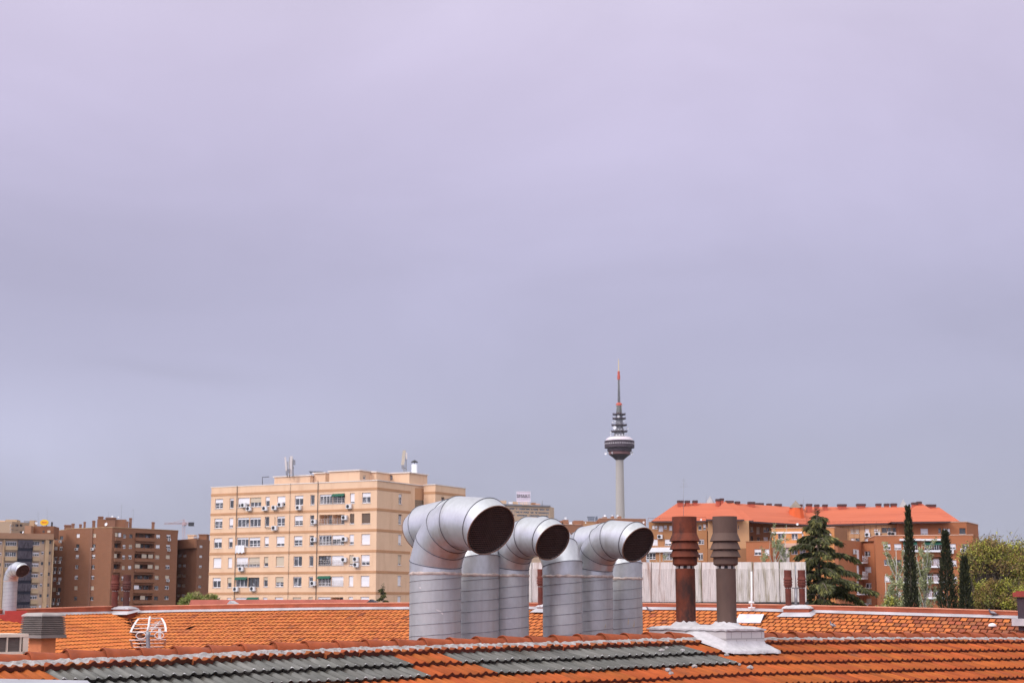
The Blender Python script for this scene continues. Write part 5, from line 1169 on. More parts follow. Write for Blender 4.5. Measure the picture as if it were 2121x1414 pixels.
# red brick block at right: receding dark side, stair front, main front, upper storey
red = thing('apartment_building', 'red brick apartment block at right with green awnings and white balconies', 'apartment building', (*P2(1900, 282), 0))
p0, p1, p2_, p3, p4 = P2(1739, 264), P2(1789.5, 276), P2(1815, 273.5), P2(1817, 271.5), P2(2021, 268.5)
fD, fS, fM = Facade(p0, p1), Facade(p1, p2_), Facade(p3, p4)
zDk = P(1789, 1122.5, 276).z; zM = P(1900, 1108.5, 270).z
block(red, [p0, p1, p2_, p2_ + BKD * 8, p0 + BKD * 8], 0, zDk, RB2, {1: face(fS, [(k5(437, 130, 515, 198), 'g.'), (k5(440, 332, 525, 405), 'w9'), (k5(452, 540, 530, 605), 'w2'), (k5(460, 742, 530, 808), 'b8')])}, None, RB4, True)
wm = [(k7(525, 405, 577, 447), 'w5'), (k7(603, 405, 655, 447), 'w7'), (k7(1003, 405, 1050, 445), 'w6'), (k7(1093, 405, 1145, 445), 'b2'), (k7(530, 520, 580, 560), 'g.'), (k7(610, 520, 655, 560), 'd.'), (k7(1010, 523, 1055, 566), 'w7'), (k7(1097, 523, 1150, 566), 'w9'),
      (k7(533, 636, 585, 680), 'w8'), (k7(612, 636, 660, 680), 'w8'), (k7(1018, 640, 1060, 688), 'w3'), (k7(1100, 640, 1150, 685), 'w6'), (k7(535, 750, 583, 785), 'b9'), (k7(614, 750, 660, 785), 'w7')]
ops = face(fM, wm); balr = []
for x0, x1 in ((668, 768), (822, 958)):
    for r in range(4): q = fM.rect(*k7(x0, 385 + r * 113, x1, 450 + r * 113)); balr.append((*q, 'x', 1.3))
block(red, [p3, p4, p4 + BKD * 12, p3 + BKD * 12], 0, zM, RB2, {0: ops + balr}, None, PINKC, True)
for i, o in enumerate(balr):
    a, b, c, d = o[:4]; mb = MB(); mb.poly([fM.at(a, c, -1.3), fM.at(b, c, -1.3), fM.at(b, d, -1.3), fM.at(a, d, -1.3)]); bb = mb.build('balcony_recess', RB4, red)
    for k in (.1, .5):
        mb = MB(); mb.box(fM.at(lerp(a, b, k), c, -1.28), V((fM.d.x, fM.d.y, 0)) * (b - a) * .32, V((fM.n.x, fM.n.y, 0)) * .04, Z3 * (d - c) * .8); mb.build('balcony_door', random.choice([PANE, PANE, SHUT]), bb)
    mb = MB(); mb.box(fM.at(a - .2, c - .35, .003), V((fM.d.x, fM.d.y, 0)) * (b - a + .4), V((fM.n.x, fM.n.y, 0)) * .8, Z3 * .32)
    for k in range(9): mb.tube([fM.at(lerp(a, b, k / 8), c - .05, .72), fM.at(lerp(a, b, k / 8), c + .8, .72)], .035, 4)
    mb.tube([fM.at(a, c + .8, .72), fM.at(b, c + .8, .72)], .05, 4); mb.build('balcony', WHITE, red)
    if i in (0, 4):
        mb = MB(); mb.loft([[fM.at(a, d - .05, .05), fM.at(b, d - .05, .05)], [fM.at(a, d - .62, .95), fM.at(b, d - .62, .95)]], 0, False, False); mb.build('awning', GREENA, red); mb = MB(); mb.box(fM.at(a - .6, d + .05, .003), V((fM.d.x, fM.d.y, 0)) * (b - a + 1.2), V((fM.n.x, fM.n.y, 0)) * .9, Z3 * .3); mb.build('awning_box', WHITE, red)
for r in range(4):
    u, z = fD.hit(1780, 1164 + r * 32.5); mb = MB(); X = V((fD.d.x, fD.d.y, 0)); Yn = V((fD.n.x, fD.n.y, 0)); mb.box(fD.at(u - 1.6, z - .2, .003), X * 2.9, Yn * 1.1, Z3 * .22)
    for k in range(7): mb.tube([fD.at(u - 1.6 + 2.9 * k / 6, z, 1.08), fD.at(u - 1.6 + 2.9 * k / 6, z + 1, 1.08)], .035, 4)
    mb.tube([fD.at(u - 1.6, z + 1, 1.08), fD.at(u + 1.3, z + 1, 1.08)], .05, 4); mb.build('balcony', WHITE, red)
    mb = MB(); mb.box(fD.at(u - 1.3, z + .05, .003), X * 1.0, Yn * .06, Z3 * 2.05); mb.build('balcony_door', WHITE, red)
q0, q1, q2 = P2(1867, 292), P2(2009, 291), P2(2033, 301); zU = P(1950, 1081.5, 292).z; fU = Facade(q0, q1)
block(red, [q0, q1, q2, q2 + BKD * 4 - V((14, 0)), q0 + BKD * 8], 0, zU, RB2, {0: face(fU, [(k7(685, 295, 712, 338), 'w9'), (k7(795, 295, 848, 337), 'w8'), (k7(923, 291, 942, 325), 'd.'), (k7(957, 295, 1008, 331), 'w6'), (k7(1075, 291, 1120, 333), 'd.')])}, None, PINKC, True, 'upper_wall')
for lab, f, x, y in (('air conditioner under the right window in the top row of the red block', fM, 1995, 1140), ('air conditioner just right of the middle cypress top', fM, 1969, 1141), ('air conditioner beside the uppermost side balcony of the red block', fD, 1767.5, 1142),
     ('air conditioner under a stair-front window of the red block', fS, 1798, 1221), ('air conditioner on the left end of the salmon-roofed building', W1, 1368, 1111), ('air conditioner under the white blind right of the cedar top', W4, 1797, 1107),
     ('air conditioner left of two below the dark glazed bay', W4, 1844, 1104.5), ('air conditioner right of two below the dark glazed bay', W4, 1851, 1105.5), ('boxed air conditioner under the third window right of the cedar', W4, 1818, 1106)): ac(lab, f, x, y, .95, .75)

# ================================================================ far skyline
YT = 1350.; tb = P2(1286.6, YT)
CON = mat('tower_concrete', (.40, .37, .34), .9, 0, .08, .05, stretch=(1, 1, .1)); PODD = mat('pod_dark', (.060, .043, .055), .6, .1, .2, .3); PODR = mat('pod_red', (.16, .075, .075), .7, 0, .2, .3)
PODL = mat('pod_pale', (.62, .55, .60), .7, 0, .05, .3); TRED = mat('antenna_red', (.50, .10, .07), .6); LATM = mat('lattice_grey', (.27, .27, .28), .6, .3, .3, 1); CREAMT = mat('antenna_cream', (.66, .52, .30), .6)
tower = thing('television_tower', 'tall concrete television tower with a dark round pod and a grey mast with red sections', 'tower', (tb.x, tb.y, 0)); TB = V((tb.x, tb.y, 0)); m_ = 1 / ppm(YT)
def zy(y): return P(1286.6, y, YT).z
def w8(w): return w / 3.82 / 2 * m_ * 1.0
def y8(y): return 730 + y / 3.82
mb = MB(); mb.lathe(TB, [(7.2, 0), (4.1, zy(1100)), (3.75, zy(1068)), (w8(62), zy(950))], 28); mb.build('shaft', CON, tower)
pod = MB(); pod.lathe(TB, [(w8(62), zy(y8(850))), (w8(120), zy(y8(825))), (w8(168), zy(y8(808)))], 40, 0); pod.lathe(TB, [(w8(168), zy(y8(808))), (w8(176), zy(y8(806))), (w8(176), zy(y8(783))), (w8(150), zy(y8(782)))], 40, 1)
pod.lathe(TB, [(w8(150), zy(y8(782))), (w8(196), zy(y8(780))), (w8(198), zy(y8(757))), (w8(240), zy(y8(754))), (w8(241), zy(y8(730)))], 40, 0); pod.lathe(TB, [(w8(241), zy(y8(716))), (w8(241), zy(y8(700))), (w8(225), zy(y8(697)))], 40, 0)
pod.lathe(TB, [(w8(236), zy(y8(731))), (w8(236), zy(y8(715)))], 40, 0)
p_ = pod.build('pod', [PODD, PODR], tower)
mb = MB()
for k in range(40):
    a = math.tau * k / 40
    d = V((math.cos(a), math.sin(a), 0)); e = V((-d.y, d.x, 0)); mb.box(TB + d * w8(236) - e * .62 + Z3 * zy(y8(728)), e * 1.24, d * .25, Z3 * (zy(y8(718)) - zy(y8(728))))
mb.build('window_band', mat('band_windows', (.40, .36, .38), .6), p_)
mb = MB(); mb.lathe(TB, [(w8(228), zy(y8(697))), (w8(205), zy(y8(680))), (w8(175), zy(y8(670))), (w8(60), zy(y8(664)))], 40); mb.build('pod_roof', PODL, tower)
mb = MB(); mb.lathe(TB, [(w8(96), zy(y8(668))), (w8(74), zy(y8(625))), (w8(60), zy(y8(577))), (w8(52), zy(y8(492)))], 16, 0, False); mb.build('core', LATM, tower)
for y, w_ in ((627, 132), (577, 126), (525, 108), (492, 106)):
    mb = MB(); mb.lathe(TB, [(w8(40), zy(y8(y))), (w8(w_), zy(y8(y + 1))), (w8(w_), zy(y8(y - 6))), (w8(40), zy(y8(y - 6)))], 24, 0, False)
    for k in range(18): a = math.tau * k / 18; mb.tube([TB + V((math.cos(a) * w8(w_ - 4), math.sin(a) * w8(w_ - 4), zy(y8(y - 6)))), TB + V((math.cos(a) * w8(w_ - 4), math.sin(a) * w8(w_ - 4), zy(y8(y - 16))))], .12, 3)
    mb.build('platform', PODD, tower)
def lattice(nm, m, ya, yb, wa, wb, n, r=.28, cores=0.):
    mb = MB(); za, zb = zy(y8(ya)), zy(y8(yb))
    if cores: mb.lathe(TB, [(w8(wa) * cores, za), (w8(wb) * cores, zb)], 8)
    for k in range(4):
        a = math.tau * (k + .5) / 4; mb.tube([TB + V((math.cos(a) * w8(wa), math.sin(a) * w8(wa), za)), TB + V((math.cos(a) * w8(wb), math.sin(a) * w8(wb), zb))], r, 4)
    for i in range(n):
        f = (i + .5) / n; z = lerp(za, zb, f); w_ = w8(lerp(wa, wb, f)); mb.tube([TB + V((math.cos(a) * w_ * 1.05, math.sin(a) * w_ * 1.05, z)) for a in [math.tau * (k + .5) / 4 for k in range(4)]], r * .8, 4, closed=True)
        z2 = lerp(za, zb, min(1, f + 1 / n)); mb.tube([TB + V((-w_ * .7, -w_ * .7, z)), TB + V((w_ * .7, -w_ * .7, z2))], r * .6, 3)
    return mb.build(nm, m, tower)
lattice('lattice_base', mat('lattice_pale', (.32, .33, .32), .6, .3, .2, 1), 488, 415, 54, 56, 9, .3, .62); mb = MB(); mb.lathe(TB, [(w8(52), zy(y8(420))), (w8(48), zy(y8(404))), (w8(26), zy(y8(396)))], 12, 0, False); mb.build('red_collar', TRED, tower); mb = MB(); mb.lathe(TB, [(w8(44), zy(y8(488))), (w8(30), zy(y8(470)))], 8, 0, False); mb.build('red_collar', TRED, tower)
lattice('lattice_mast', LATM, 398, 212, 24, 21, 22, .22, .35)
mb = MB(); mb.lathe(TB, [(w8(24), zy(y8(214))), (w8(24), zy(y8(180))), (w8(19), zy(y8(178))), (w8(19), zy(y8(148)))], 10, 0, False, True, True); mb.build('red_section', TRED, tower)
mb = MB(); mb.lathe(TB, [(w8(8), zy(y8(148))), (w8(6), zy(y8(58))), (w8(2), zy(y8(50)))], 8, 0, False); mb.build('top_aerial', CREAMT, tower)
for x, y, r in ((145, 797, 12), (195, 797, 8), (168, 795, 7), (355, 796, 15), (216, 597, 15), (247, 510, 10), (325, 600, 8), (187, 632, 7), (205, 550, 7), (222, 545, 7), (290, 545, 7), (300, 555, 6), (245, 612, 5), (268, 612, 5), (300, 608, 6), (230, 658, 6), (252, 656, 6), (275, 656, 7), (296, 657, 6), (186, 655, 6), (318, 655, 5), (214, 512, 5)):
    X = (x - 257.5) / 3.82 * m_; R_ = w8(176 if y > 700 else 150 if y > 640 else 125 if y > 560 else 100); Yo = -math.sqrt(max(1, R_ * R_ - X * X)) if abs(X) < R_ else -1.
    c = TB + V((X, Yo - .6, zy(y8(y)))); d = V((X * .6, -R_, 0)).normalized(); mb = MB(); mb.disc(c, d, r / 3.82 * m_, 0, 12, .8); mb.tube([c, c - d * 2.2], .25, 4); mb.build('dish', WHITE, tower)
# hotel-like block with the rooftop lettered board
YH = 1500; hb = thing('office_block', 'long pale office block with banded windows behind the ducts, lettered board on top', 'office block', (*P2(1085, YH + 5), 0)); h0, h1 = P2(960, YH - 28), P2(1139.5, YH + 18); fh = Facade(h0, h1); HW = mat('office_wall', (.56, .40, .27), .85, 0, .06, .3); zh = fh.hit(1130, 1048.5)[1]; oh = []
def kh(x, y): return 1040 + x / 19.28, 1005 + y / 19.28
for r, xs in enumerate((((-420, -330), (-300, -120), (-90, 60), (90, 250), (290, 500), (555, 620), (680, 930), (950, 1110), (1150, 1225), (1250, 1440), (1500, 1700), (1755, 1890)), ((-300, -60), (-20, 130), (160, 420), (500, 540), (560, 700), (730, 820), (850, 1080), (1140, 1270), (1320, 1420), (1440, 1880)), ((-300, 0), (100, 500), (600, 1000), (1100, 1500), (1550, 1850)))):
    zc = fh.hit(1130, (1055.3, 1062, 1068.5)[r])[1]
    for a, b in xs: oh.append((fh.hit(kh(a, 0)[0], 1055)[0], fh.hit(kh(b, 0)[0], 1055)[0], zc - .78, zc + .78, 'g.', .5))
block(hb, [h0, h1, h1 + bk, h0 + bk], 0, zh, HW, {0: oh}); mb = MB(); mb.box(fh.at(-.5, zh - .2, .003), V((fh.d.x, fh.d.y, 0)) * (fh.L + .6), V((fh.n.x, fh.n.y, 0)) * 1.5, Z3 * 1.3); mb.build('roof_edge', GREYM, hb)
for x0, x1, yt, m in ((1053, 1061, 1039.2, WHITE), (1062, 1072, 1038.2, HW), (1100, 1109, 1040.5, RB4), (1108, 1118, 1042.5, PINKC), (1035, 1048, 1036, HW)): simple(hb, 'roof_room', x0, x1, yt, YH + 20, 9, zh - .3, m, .1)
mb = MB()
for k in range(5): a = P(1074 + k * 4.5, 1046, YH + 1); mb.tube([a, P(1072 + k * 4.5, 1038.5, YH + 5)], .3, 4); mb.tube([P(1074 + k * 4.5, 1038.5, YH + 5), P(1084 + k * 4.5, 1046, YH + 1)], .26, 4)
mb.build('roof_truss', CREAM, hb)
bd = thing('rooftop_board', 'big pale rooftop board with dark lettering on the office block', 'sign', P(1084, 1039, YH + 4)); a, b = P(1070.2, 1038.5, YH + 4), P(1098.3, 1038.5, YH + 5); zt = P(1084, 1017.3, YH + 4.5).z
mb = MB(); mb.box(a, b - a, V((0, .5, 0)), Z3 * (zt - a.z)); mb.build('board', mat('board_pale', (.70, .60, .68), .7, 0, .04, 1), bd)
mb = MB()
for k in range(8): mb.box(a + (b - a) * k / 7 - V((.16, .3, 0)), V((.32, 0, 0)), V((0, .28, 0)), Z3 * (zt - a.z))
for k in range(5): mb.box(a + V((0, -.33, (zt - a.z) * k / 4 - .16)), b - a, V((0, .3, 0)), Z3 * .32)
mb.build('board_frame', mat('board_frame', (.78, .72, .78), .6), bd)
fc = bpy.data.curves.new('lettering', 'FONT'); fc.body = 'SMART'; fc.size = 4.1; fc.extrude = .06; fc.align_x = 'CENTER'; ft_ = bpy.data.objects.new('lettering_curve', fc); COL.objects.link(ft_); me = bpy.data.meshes.new_from_object(ft_.evaluated_get(bpy.context.evaluated_depsgraph_get())); bpy.data.objects.remove(ft_); me.materials.clear(); me.materials.append(BLACK)
fo = bpy.data.objects.new('lettering', me); COL.objects.link(fo); fo.parent = bd
pt = P(1084.3, 1029.8, YH + 4.2) - V((0, .5, 0)); fo.location = pt - ORG[bd]; fo.rotation_euler = (math.pi / 2, 0, 0); ORG[fo] = ORG[bd]
tubes('mast', GREYM, hb, [P(1123, 1046, YH + 6), P(1123, 1036, YH + 6)], r=.3)
# brick rooftops between the ducts
BR6 = brickmat('far_brick', (.33, .15, .085), (.30, .13, .075), (.33, .2, .13), .5, .16, .02)
def roofblock(lab, x0, x1, yt, Yq, m=None, dep=14):
    a, b = P2(x0, Yq), P2(x1, Yq + 3); th = thing('apartment_block', lab, 'apartment block', (*((a + b) / 2), 0)); f = Facade(a, b); zt = f.hit((x0 + x1) / 2, yt)[1]; o_ = []
    n = max(2, int(f.L / 4))
    for r in range(3):
        for k in range(n): u = f.L * (k + .35) / n; o_.append((u, u + 1.2, zt - 3.2 - r * 2.9, zt - 1.9 - r * 2.9, random.choice(['w5', 'd.', 'b8', 'g.']), .2))
    block(th, [a, b, b + V((0, dep)), a + V((0, dep))], 0, zt, m or BR6, {0: o_}, None, PINKC); return th, zt
t1, zz = roofblock('brick block with rooftop clutter between the second and third mouths', 1143, 1204, 1086, 400)
for x0, x1, yt, m in ((1165, 1176, 1076, BR6), (1188, 1207, 1077.5, BR6), (1155, 1162, 1078, BR6), (1177, 1183, 1081, WHITE)): simple(t1, 'roof_room', x0, x1, yt, 403, 4, zz - .3, m)
dish('white dish on the brick roof right of the second mouth', 1171, 1072.5, 401, 2.6, .3); dish('small white dish on the brick roof left of the blue-grey tower top', 1182, 1082, 401, 1.8, -.3); dish('tiny white dish below the blue-grey tower top', 1213, 1082, 401, 1.5, .2)
t1, zz = roofblock('brick block whose stepped roof stands in front of the tower foot', 1243, 1340, 1074, 420)
for x0, x1, yt in ((1249, 1256, 1070), (1267, 1271, 1068.5), (1281, 1286, 1068.5), (1234, 1246, 1079)): simple(t1, 'roof_room', x0, x1, yt, 422, 3, zz - 3 if x0 < 1240 else zz - .3, BR6)
dish('white dish on the stepped brick roof left of the tower foot', 1252.5, 1067.5, 421, 2.2, -.3); dish('white dish directly before the foot of the television tower', 1279, 1067.5, 421, 2.2, .4); dish('small dish at the left of the tower foot roof', 1268, 1067, 421, 1.3, .1)
t1, zz = roofblock('low tan roof between the brick blocks under the blue-grey tower', 1204, 1243, 1080, 440, RB3)
BLUEG = mat('blue_grey_clad', (.20, .22, .27), .5, .1, .1, .2); bt_ = thing('office_tower', 'distant blue-grey flat-topped office building between two ducts', 'office tower', (*P2(1225, 1500), 0)); a = P(1225, 1100, 1500); mb = MB()
for (y0, w0, y1, w1) in ((1100, 13, 1075, 13), (1074.5, 13.2, 1071, 14.5), (1070.5, 14.5, 1069, 17)):
    zA, zB_ = P(1225, y0, 1500).z, P(1225, y1, 1500).z; k = 1 / ppm(1500); mb.loft([[V((a.x + s * w0 / 2 * k, 1500 + t_, zA)) for s, t_ in ((-1, 0), (1, 0), (1, 8), (-1, 8))], [V((a.x + s * w1 / 2 * k, 1500 + t_, zB_)) for s, t_ in ((-1, 0), (1, 0), (1, 8), (-1, 8))]], 0, False, True, True, True)
mb.build('body', BLUEG, bt_); simple(bt_, 'slab_tower', 1234, 1238, 1068.5, 1502, 8, 0, BLUEG, 0)
# crane
YK = 950; kr = thing('tower_crane', 'distant red tower crane above the dark brown block', 'crane', (*P2(380.5, YK), 0)); KM = mat('crane_red', (.46, .33, .34), .6, 0, .1, 1)
def lat2(nm, a, b, w_, n, up):
    mb = MB(); d = b - a; s_ = d.cross(up).normalized() * w_; u_ = up * w_
    for o in (s_, -s_, u_ * 1.5): mb.tube([a + o, b + o], .12, 4)
    for i in range(n): p, q = a + d * i / n, a + d * (i + 1) / n; mb.tube([p + s_, q + u_ * 1.5, q - s_], .08, 3)
    return mb.build(nm, KM, kr)
kb, kt = P(380.5, 1300, YK), P(380.5, 1085, YK); lat2('mast', V((kb.x, kb.y, 0)), kt, .8, 40, V((0, 1, 0))); lat2('jib', kt, P(341, 1085, YK + 10), .6, 22, Z3); lat2('counter_jib', kt, P(397, 1086.5, YK - 4), .6, 8, Z3); lat2('tower_top', kt, P(380.5, 1075, YK), .5, 6, V((0, 1, 0)))
tubes('stay', KM, kr, [P(380.5, 1075.5, YK), P(352, 1084, YK + 7)], [P(380.5, 1075.5, YK), P(395, 1085.5, YK - 3)], r=.1); mb = MB(); mb.cbox(P(396, 1089, YK - 4), 3, 2, 2.2); mb.build('counterweight', DARKM, kr); mb = MB(); mb.cbox(P(381.5, 1088, YK), 2.2, 2, 2); mb.build('cab', KM, kr)
# ================================================================ trees
BARK = mat('bark_grey', (.12, .095, .075), .95, 0, .3, 3); BARKP = mat('pale_bark', (.45, .43, .38), .9, 0, .25, 3)
def leafmat(nm, c, isl=.35): return mat(nm, c, .7, 0, .25, .8, island=isl, spec=.25)
CED = leafmat('cedar_needles', (.055, .060, .024)); CEDL = leafmat('cedar_tips', (.150, .142, .045)); CYP = leafmat('cypress_green', (.028, .032, .015)); CYPL = leafmat('cypress_light', (.075, .075, .03))
SPR = leafmat('spring_leaf', (.32, .31, .05)); SPB = leafmat('spring_bronze', (.24, .155, .055)); SPO = leafmat('spring_olive', (.14, .135, .035)); POP = leafmat('poplar_leaf', (.30, .32, .16)); BSH = leafmat('bush_leaf', (.18, .22, .05)); BSY = leafmat('bush_pale', (.36, .31, .14))
def leaf(mb, c, d, w, l, m=0):
    s = d.cross(V((rnd(-1, 1), rnd(-1, 1), rnd(-1, 1))))
    if s.length < 1e-4: return
    s = s.normalized() * w; k = [mb.vert(p) for p in (c - s * .4, c + d * l * .5 - s, c + d * l, c + d * l * .5 + s)]; mb.face(k, m)
def rdir(): 
    while True:
        v = V((rnd(-1, 1), rnd(-1, 1), rnd(-1, 1)))
        if .1 < v.length < 1: return v.normalized()
def base_of(px, Y): p = P2(px, Y); return V((p.x, p.y, 0))
def limb(mb, a, b, r0, r1, bend=.1, n=4, m=0):
    o = rdir() * (b - a).length * bend; mb.tube([a.lerp(b, t) + o * math.sin(math.pi * t) for t in [k / n for k in range(n + 1)]], [lerp(r0, r1, k / n) for k in range(n + 1)], 5, m)
# ---- cedar
def cedar(lab, px, Y, ytop, scale, nmax, name='cedar_tree', first=.16, spread=.30, seed=3, xb=0.):
    random.seed(seed); b = base_of(px, Y); ht = P(px, ytop, Y).z; th = thing(name, lab, 'tree', b); tk = MB(); lf = MB()
    tk.tube([b, b + Z3 * ht * .5 + V((.1, 0, 0)), b + Z3 * ht], [ht * .022, ht * .013, .02], 8)
    for i in range(nmax):
        f = (i + .5) / nmax; z = ht * lerp(first, .985, f ** .9); L = ht * spread * (1 - f) ** .72 * rnd(.38, 1.12) + .25; a = i * 2.4 + rnd(-.4, .4); d = V((math.cos(a), math.sin(a), 0))
        if d.x < -.2 and xb: L *= xb
        p0 = b + Z3 * z; up = rnd(.02, .30); p1 = p0 + d * L + Z3 * (L * (up - .05)); lift = Z3 * L * .10
        pts = [p0.lerp(p1, t) + lift * math.sin(math.pi * t) - Z3 * L * .16 * t * t for t in [k / 6 for k in range(7)]]
        tk.tube(pts, [.05 * scale * (1 - k / 7.5) + .012 for k in range(7)], 4)
        s = V((-d.y, d.x, 0)); n = int(40 + L * 84)
        for k in range(n):
            t = rnd(.12, 1) ** .8; j = min(5, int(t * 6)); c = pts[j].lerp(pts[j + 1], t * 6 - j); w = L * .22 * (1.1 - t) + .08
            off = s * rnd(-w, w) * 1.3; c = c + off - Z3 * abs(off.length) * .12; m = 1 if random.random() < .22 + .25 * (t > .75) else 0
            for _ in range(2):
                dd = (d * rnd(-.1, .9) + s * rnd(-.6, .6) - Z3 * rnd(.25, 1.2)).normalized(); leaf(lf, c + rdir() * .06, dd, rnd(.03, .07) * scale, rnd(.2, .55) * scale, m)
    for k in range(160): c = b + Z3 * (ht * rnd(.93, 1.005)) + rdir() * .12; leaf(lf, c, (rdir() + Z3 * .4).normalized(), .03 * scale, rnd(.12, .3) * scale, 0)
    tk.build('trunk', BARK, th); lf.build('crown', [CED, CEDL], th); return th
cedar('tall dark cedar with drooping branches behind the end of the concrete wall', 1697, 112, 1057, 1.0, 96, spread=.385, xb=.80)
cedar('small young conifer in front of the cream block corner', 793, 150, 1212, .7, 34, 'young_conifer', .3, .10, 9)
# ---- cypresses
def cypress(lab, px, Y, ytop, wpx, seed):
    random.seed(seed); b = base_of(px, Y); ht = P(px, ytop, Y).z; R = wpx / 2 / ppm(Y); th = thing('cypress_tree', lab, 'tree', b, 'dark columnar cypresses'); tk = MB(); lf = MB(); tk.tube([b, b + Z3 * ht * .95], [.16, .02], 6)
    n = int(5200)
    for k in range(n):
        f = rnd(.18, 1); g = 1 - f; prof = R * min(1.15, (g / .36 + .05)) ** .85 * (1 + .22 * noise.noise(V((f * 9, seed, 0)))); a = rnd(0, math.tau); rr = prof * (.45 + .65 * random.random()) * (1 + .38 * noise.noise(V((math.cos(a) * 2, math.sin(a) * 2, f * 14 + seed))))
        c = b + V((math.cos(a) * rr, math.sin(a) * rr, ht * f)); d = (V((math.cos(a) * .45, math.sin(a) * .45, 1)) + rdir() * .35).normalized(); leaf(lf, c, d, rnd(.03, .06), rnd(.2, .48), 1 if random.random() < .12 else 0)
    tk.build('trunk', BARK, th); lf.build('crown', [CYP, CYPL], th)
cypress('tallest narrow cypress, reaching the salmon roofline', 1888, 118, 1053, 26, 5); cypress('broader middle cypress of the three at right', 1963, 116, 1103, 41, 6); cypress('shortest cypress, nearest the pale green tree', 2000, 114, 1157, 37, 7)
# ---- thin pale poplars
def poplar(lab, px, Y, ytop, wpx, seed, nl=1500, nb=26, grp='thin pale budding trees', low=.35):
    random.seed(seed); b = base_of(px, Y); ht = P(px, ytop, Y).z; R = wpx / 2 / ppm(Y); th = thing('poplar_tree', lab, 'tree', b, grp); tk = MB(); lf = MB(); tk.tube([b, b + Z3 * ht * .55 + V((rnd(-.2, .2), 0, 0)), b + Z3 * ht * .98], [.16, .09, .02], 6); tips = []
    for i in range(nb):
        z = ht * rnd(low, .85); a = rnd(0, math.tau); d = V((math.cos(a), math.sin(a), 0)); L = R * rnd(.5, 1.05) * (1 if z < ht * .6 else .75); p0 = b + Z3 * z; p1 = p0 + d * L + Z3 * L * rnd(1.3, 3.4)
        p1.z = min(p1.z, ht * 1.0); limb(tk, p0, p1, .045, .010, .12); tips.append((p0, p1))
        for _ in range(2): q = p0.lerp(p1, rnd(.4, .9)); e = q + (d * rnd(-.4, 1) + rdir() * .6 + Z3 * rnd(.6, 1.6)).normalized() * L * rnd(.3, .8); limb(tk, q, e, .02, .006, .1, 3); tips.append((q, e))
    for k in range(nl * 3): p0, p1 = random.choice(tips); c = p0.lerp(p1, rnd(.25, 1.05)) + rdir() * rnd(.02, .22); leaf(lf, c, rdir(), rnd(.03, .07), rnd(.10, .20), 0)
    tk.build('trunk', BARKP, th); lf.build('crown', POP, th)
poplar('pale poplar left of the tallest cypress, white-trunked', 1860, 140, 1122, 76, 21, 2400, 42); poplar('pale poplar right of the tallest cypress', 1914, 138, 1120, 70, 22, 2600, 42); poplar('low pale poplar at the left of the poplar clump', 1836, 136, 1180, 66, 25, 1800)
poplar('pale budding tree against the orange terrace, behind the concrete wall', 1607, 190, 1086, 72, 23, 2400, 40); poplar('budding tree left of the cedar, behind the concrete wall', 1630, 192, 1094, 56, 26, 1800); poplar('pale budding tree between the rightmost mouth and the rusty flue', 1368, 200, 1136, 46, 24, 1000); poplar('pale budding tree just right of the rightmost duct mouth', 1346, 198, 1140, 40, 27, 800)
# ---- big spring tree at the right edge
def broad(lab, px, Y, ytop, wpx, seed, mats, ncl, nper, name='broadleaf_tree', yb=1300, grp=None, sz=(.03, .06, .08, .2), flat=1., cl=(.35, .8)):
    random.seed(seed); b = base_of(px, Y); zt = P(px, ytop, Y).z; R = wpx / 2 / ppm(Y); th = thing(name, lab, 'tree', b, grp); tk = MB(); lf = MB(); zc = zt - R * .8 * flat
    tk.tube([b, b + Z3 * zc * .5 + V((.2, .1, 0)), b + Z3 * (zc - R * .1)], [.32, .22, .12], 8)
    for i in range(ncl):
        d = rdir(); d.z = abs(d.z) * 1.0 - .45; rr = R * rnd(.35, 1.0); c = b + Z3 * zc + V((d.x * rr, d.y * rr, d.z * rr * flat * .85)); c.z = min(c.z, zt - .1)
        st = b + Z3 * (zc * rnd(.55, .95)); limb(tk, st, c, .06, .012, .12, 5); r0 = R * rnd(*cl) * .38; m = random.choices(range(len(mats)), [3, 2, 1][:len(mats)])[0]
        for k in range(6): e = c + rdir() * r0 * 1.2; limb(tk, c.lerp(st, rnd(0, .25)), e, .016, .005, .12, 3)
        for k in range(nper):
            v = rdir() * r0 * (random.random() ** .5); v.z *= .75; leaf(lf, c + v, (rdir() + V((0, 0, -.15))).normalized(), rnd(sz[0], sz[1]), rnd(sz[2], sz[3]), m if random.random() < .8 else random.randrange(len(mats)))
    tk.build('trunk', BARK, th); lf.build('crown', mats, th); return th
broad('large loose spring tree with yellow-green and bronze leaves at the right edge', 2118, 128, 1074, 262, 31, [SPR, SPB, SPO], 330, 170, cl=(.5, 1.15), flat=1.2, sz=(.035, .075, .1, .24))
broad('slimmer spring tree between the shortest cypress and the large edge tree', 2050, 124, 1094, 120, 33, [SPR, SPB, SPO], 105, 130, flat=1.25, cl=(.55, 1.35))
broad('low yellow-green tree filling the foot of the large spring tree', 2078, 118, 1176, 150, 35, [SPR, SPB, SPO], 120, 170, flat=1.0)
broad('low pale spring shrub tree under the poplars', 1850, 120, 1222, 80, 37, [POP, SPR], 34, 90)
broad('grassy green shrub over the parapet left of the cream block', 405, 110, 1219, 66, 41, [BSH, BSY], 60, 110, 'shrub', sz=(.02, .035, .12, .36)); broad('smaller dry pale shrub touching the cream block foot', 436, 108, 1226, 40, 43, [BSY, BSH], 34, 90, 'shrub', sz=(.02, .035, .12, .34))
random.seed(5)
# ================================================================ ground, sky, light, camera
mb = MB(); mb.poly([V((-2400, -300, 0)), V((2400, -300, 0)), V((2400, 3600, 0)), V((-2400, 3600, 0))])
tag(mb.build('ground', mat('city_ground', (.085, .085, .075), .95, 0, .3, .03, col2=(.05, .075, .03), thr=(.5, .56), s2=.012), None, V((0, 0, 0))), kind='structure')
sc = bpy.context.scene
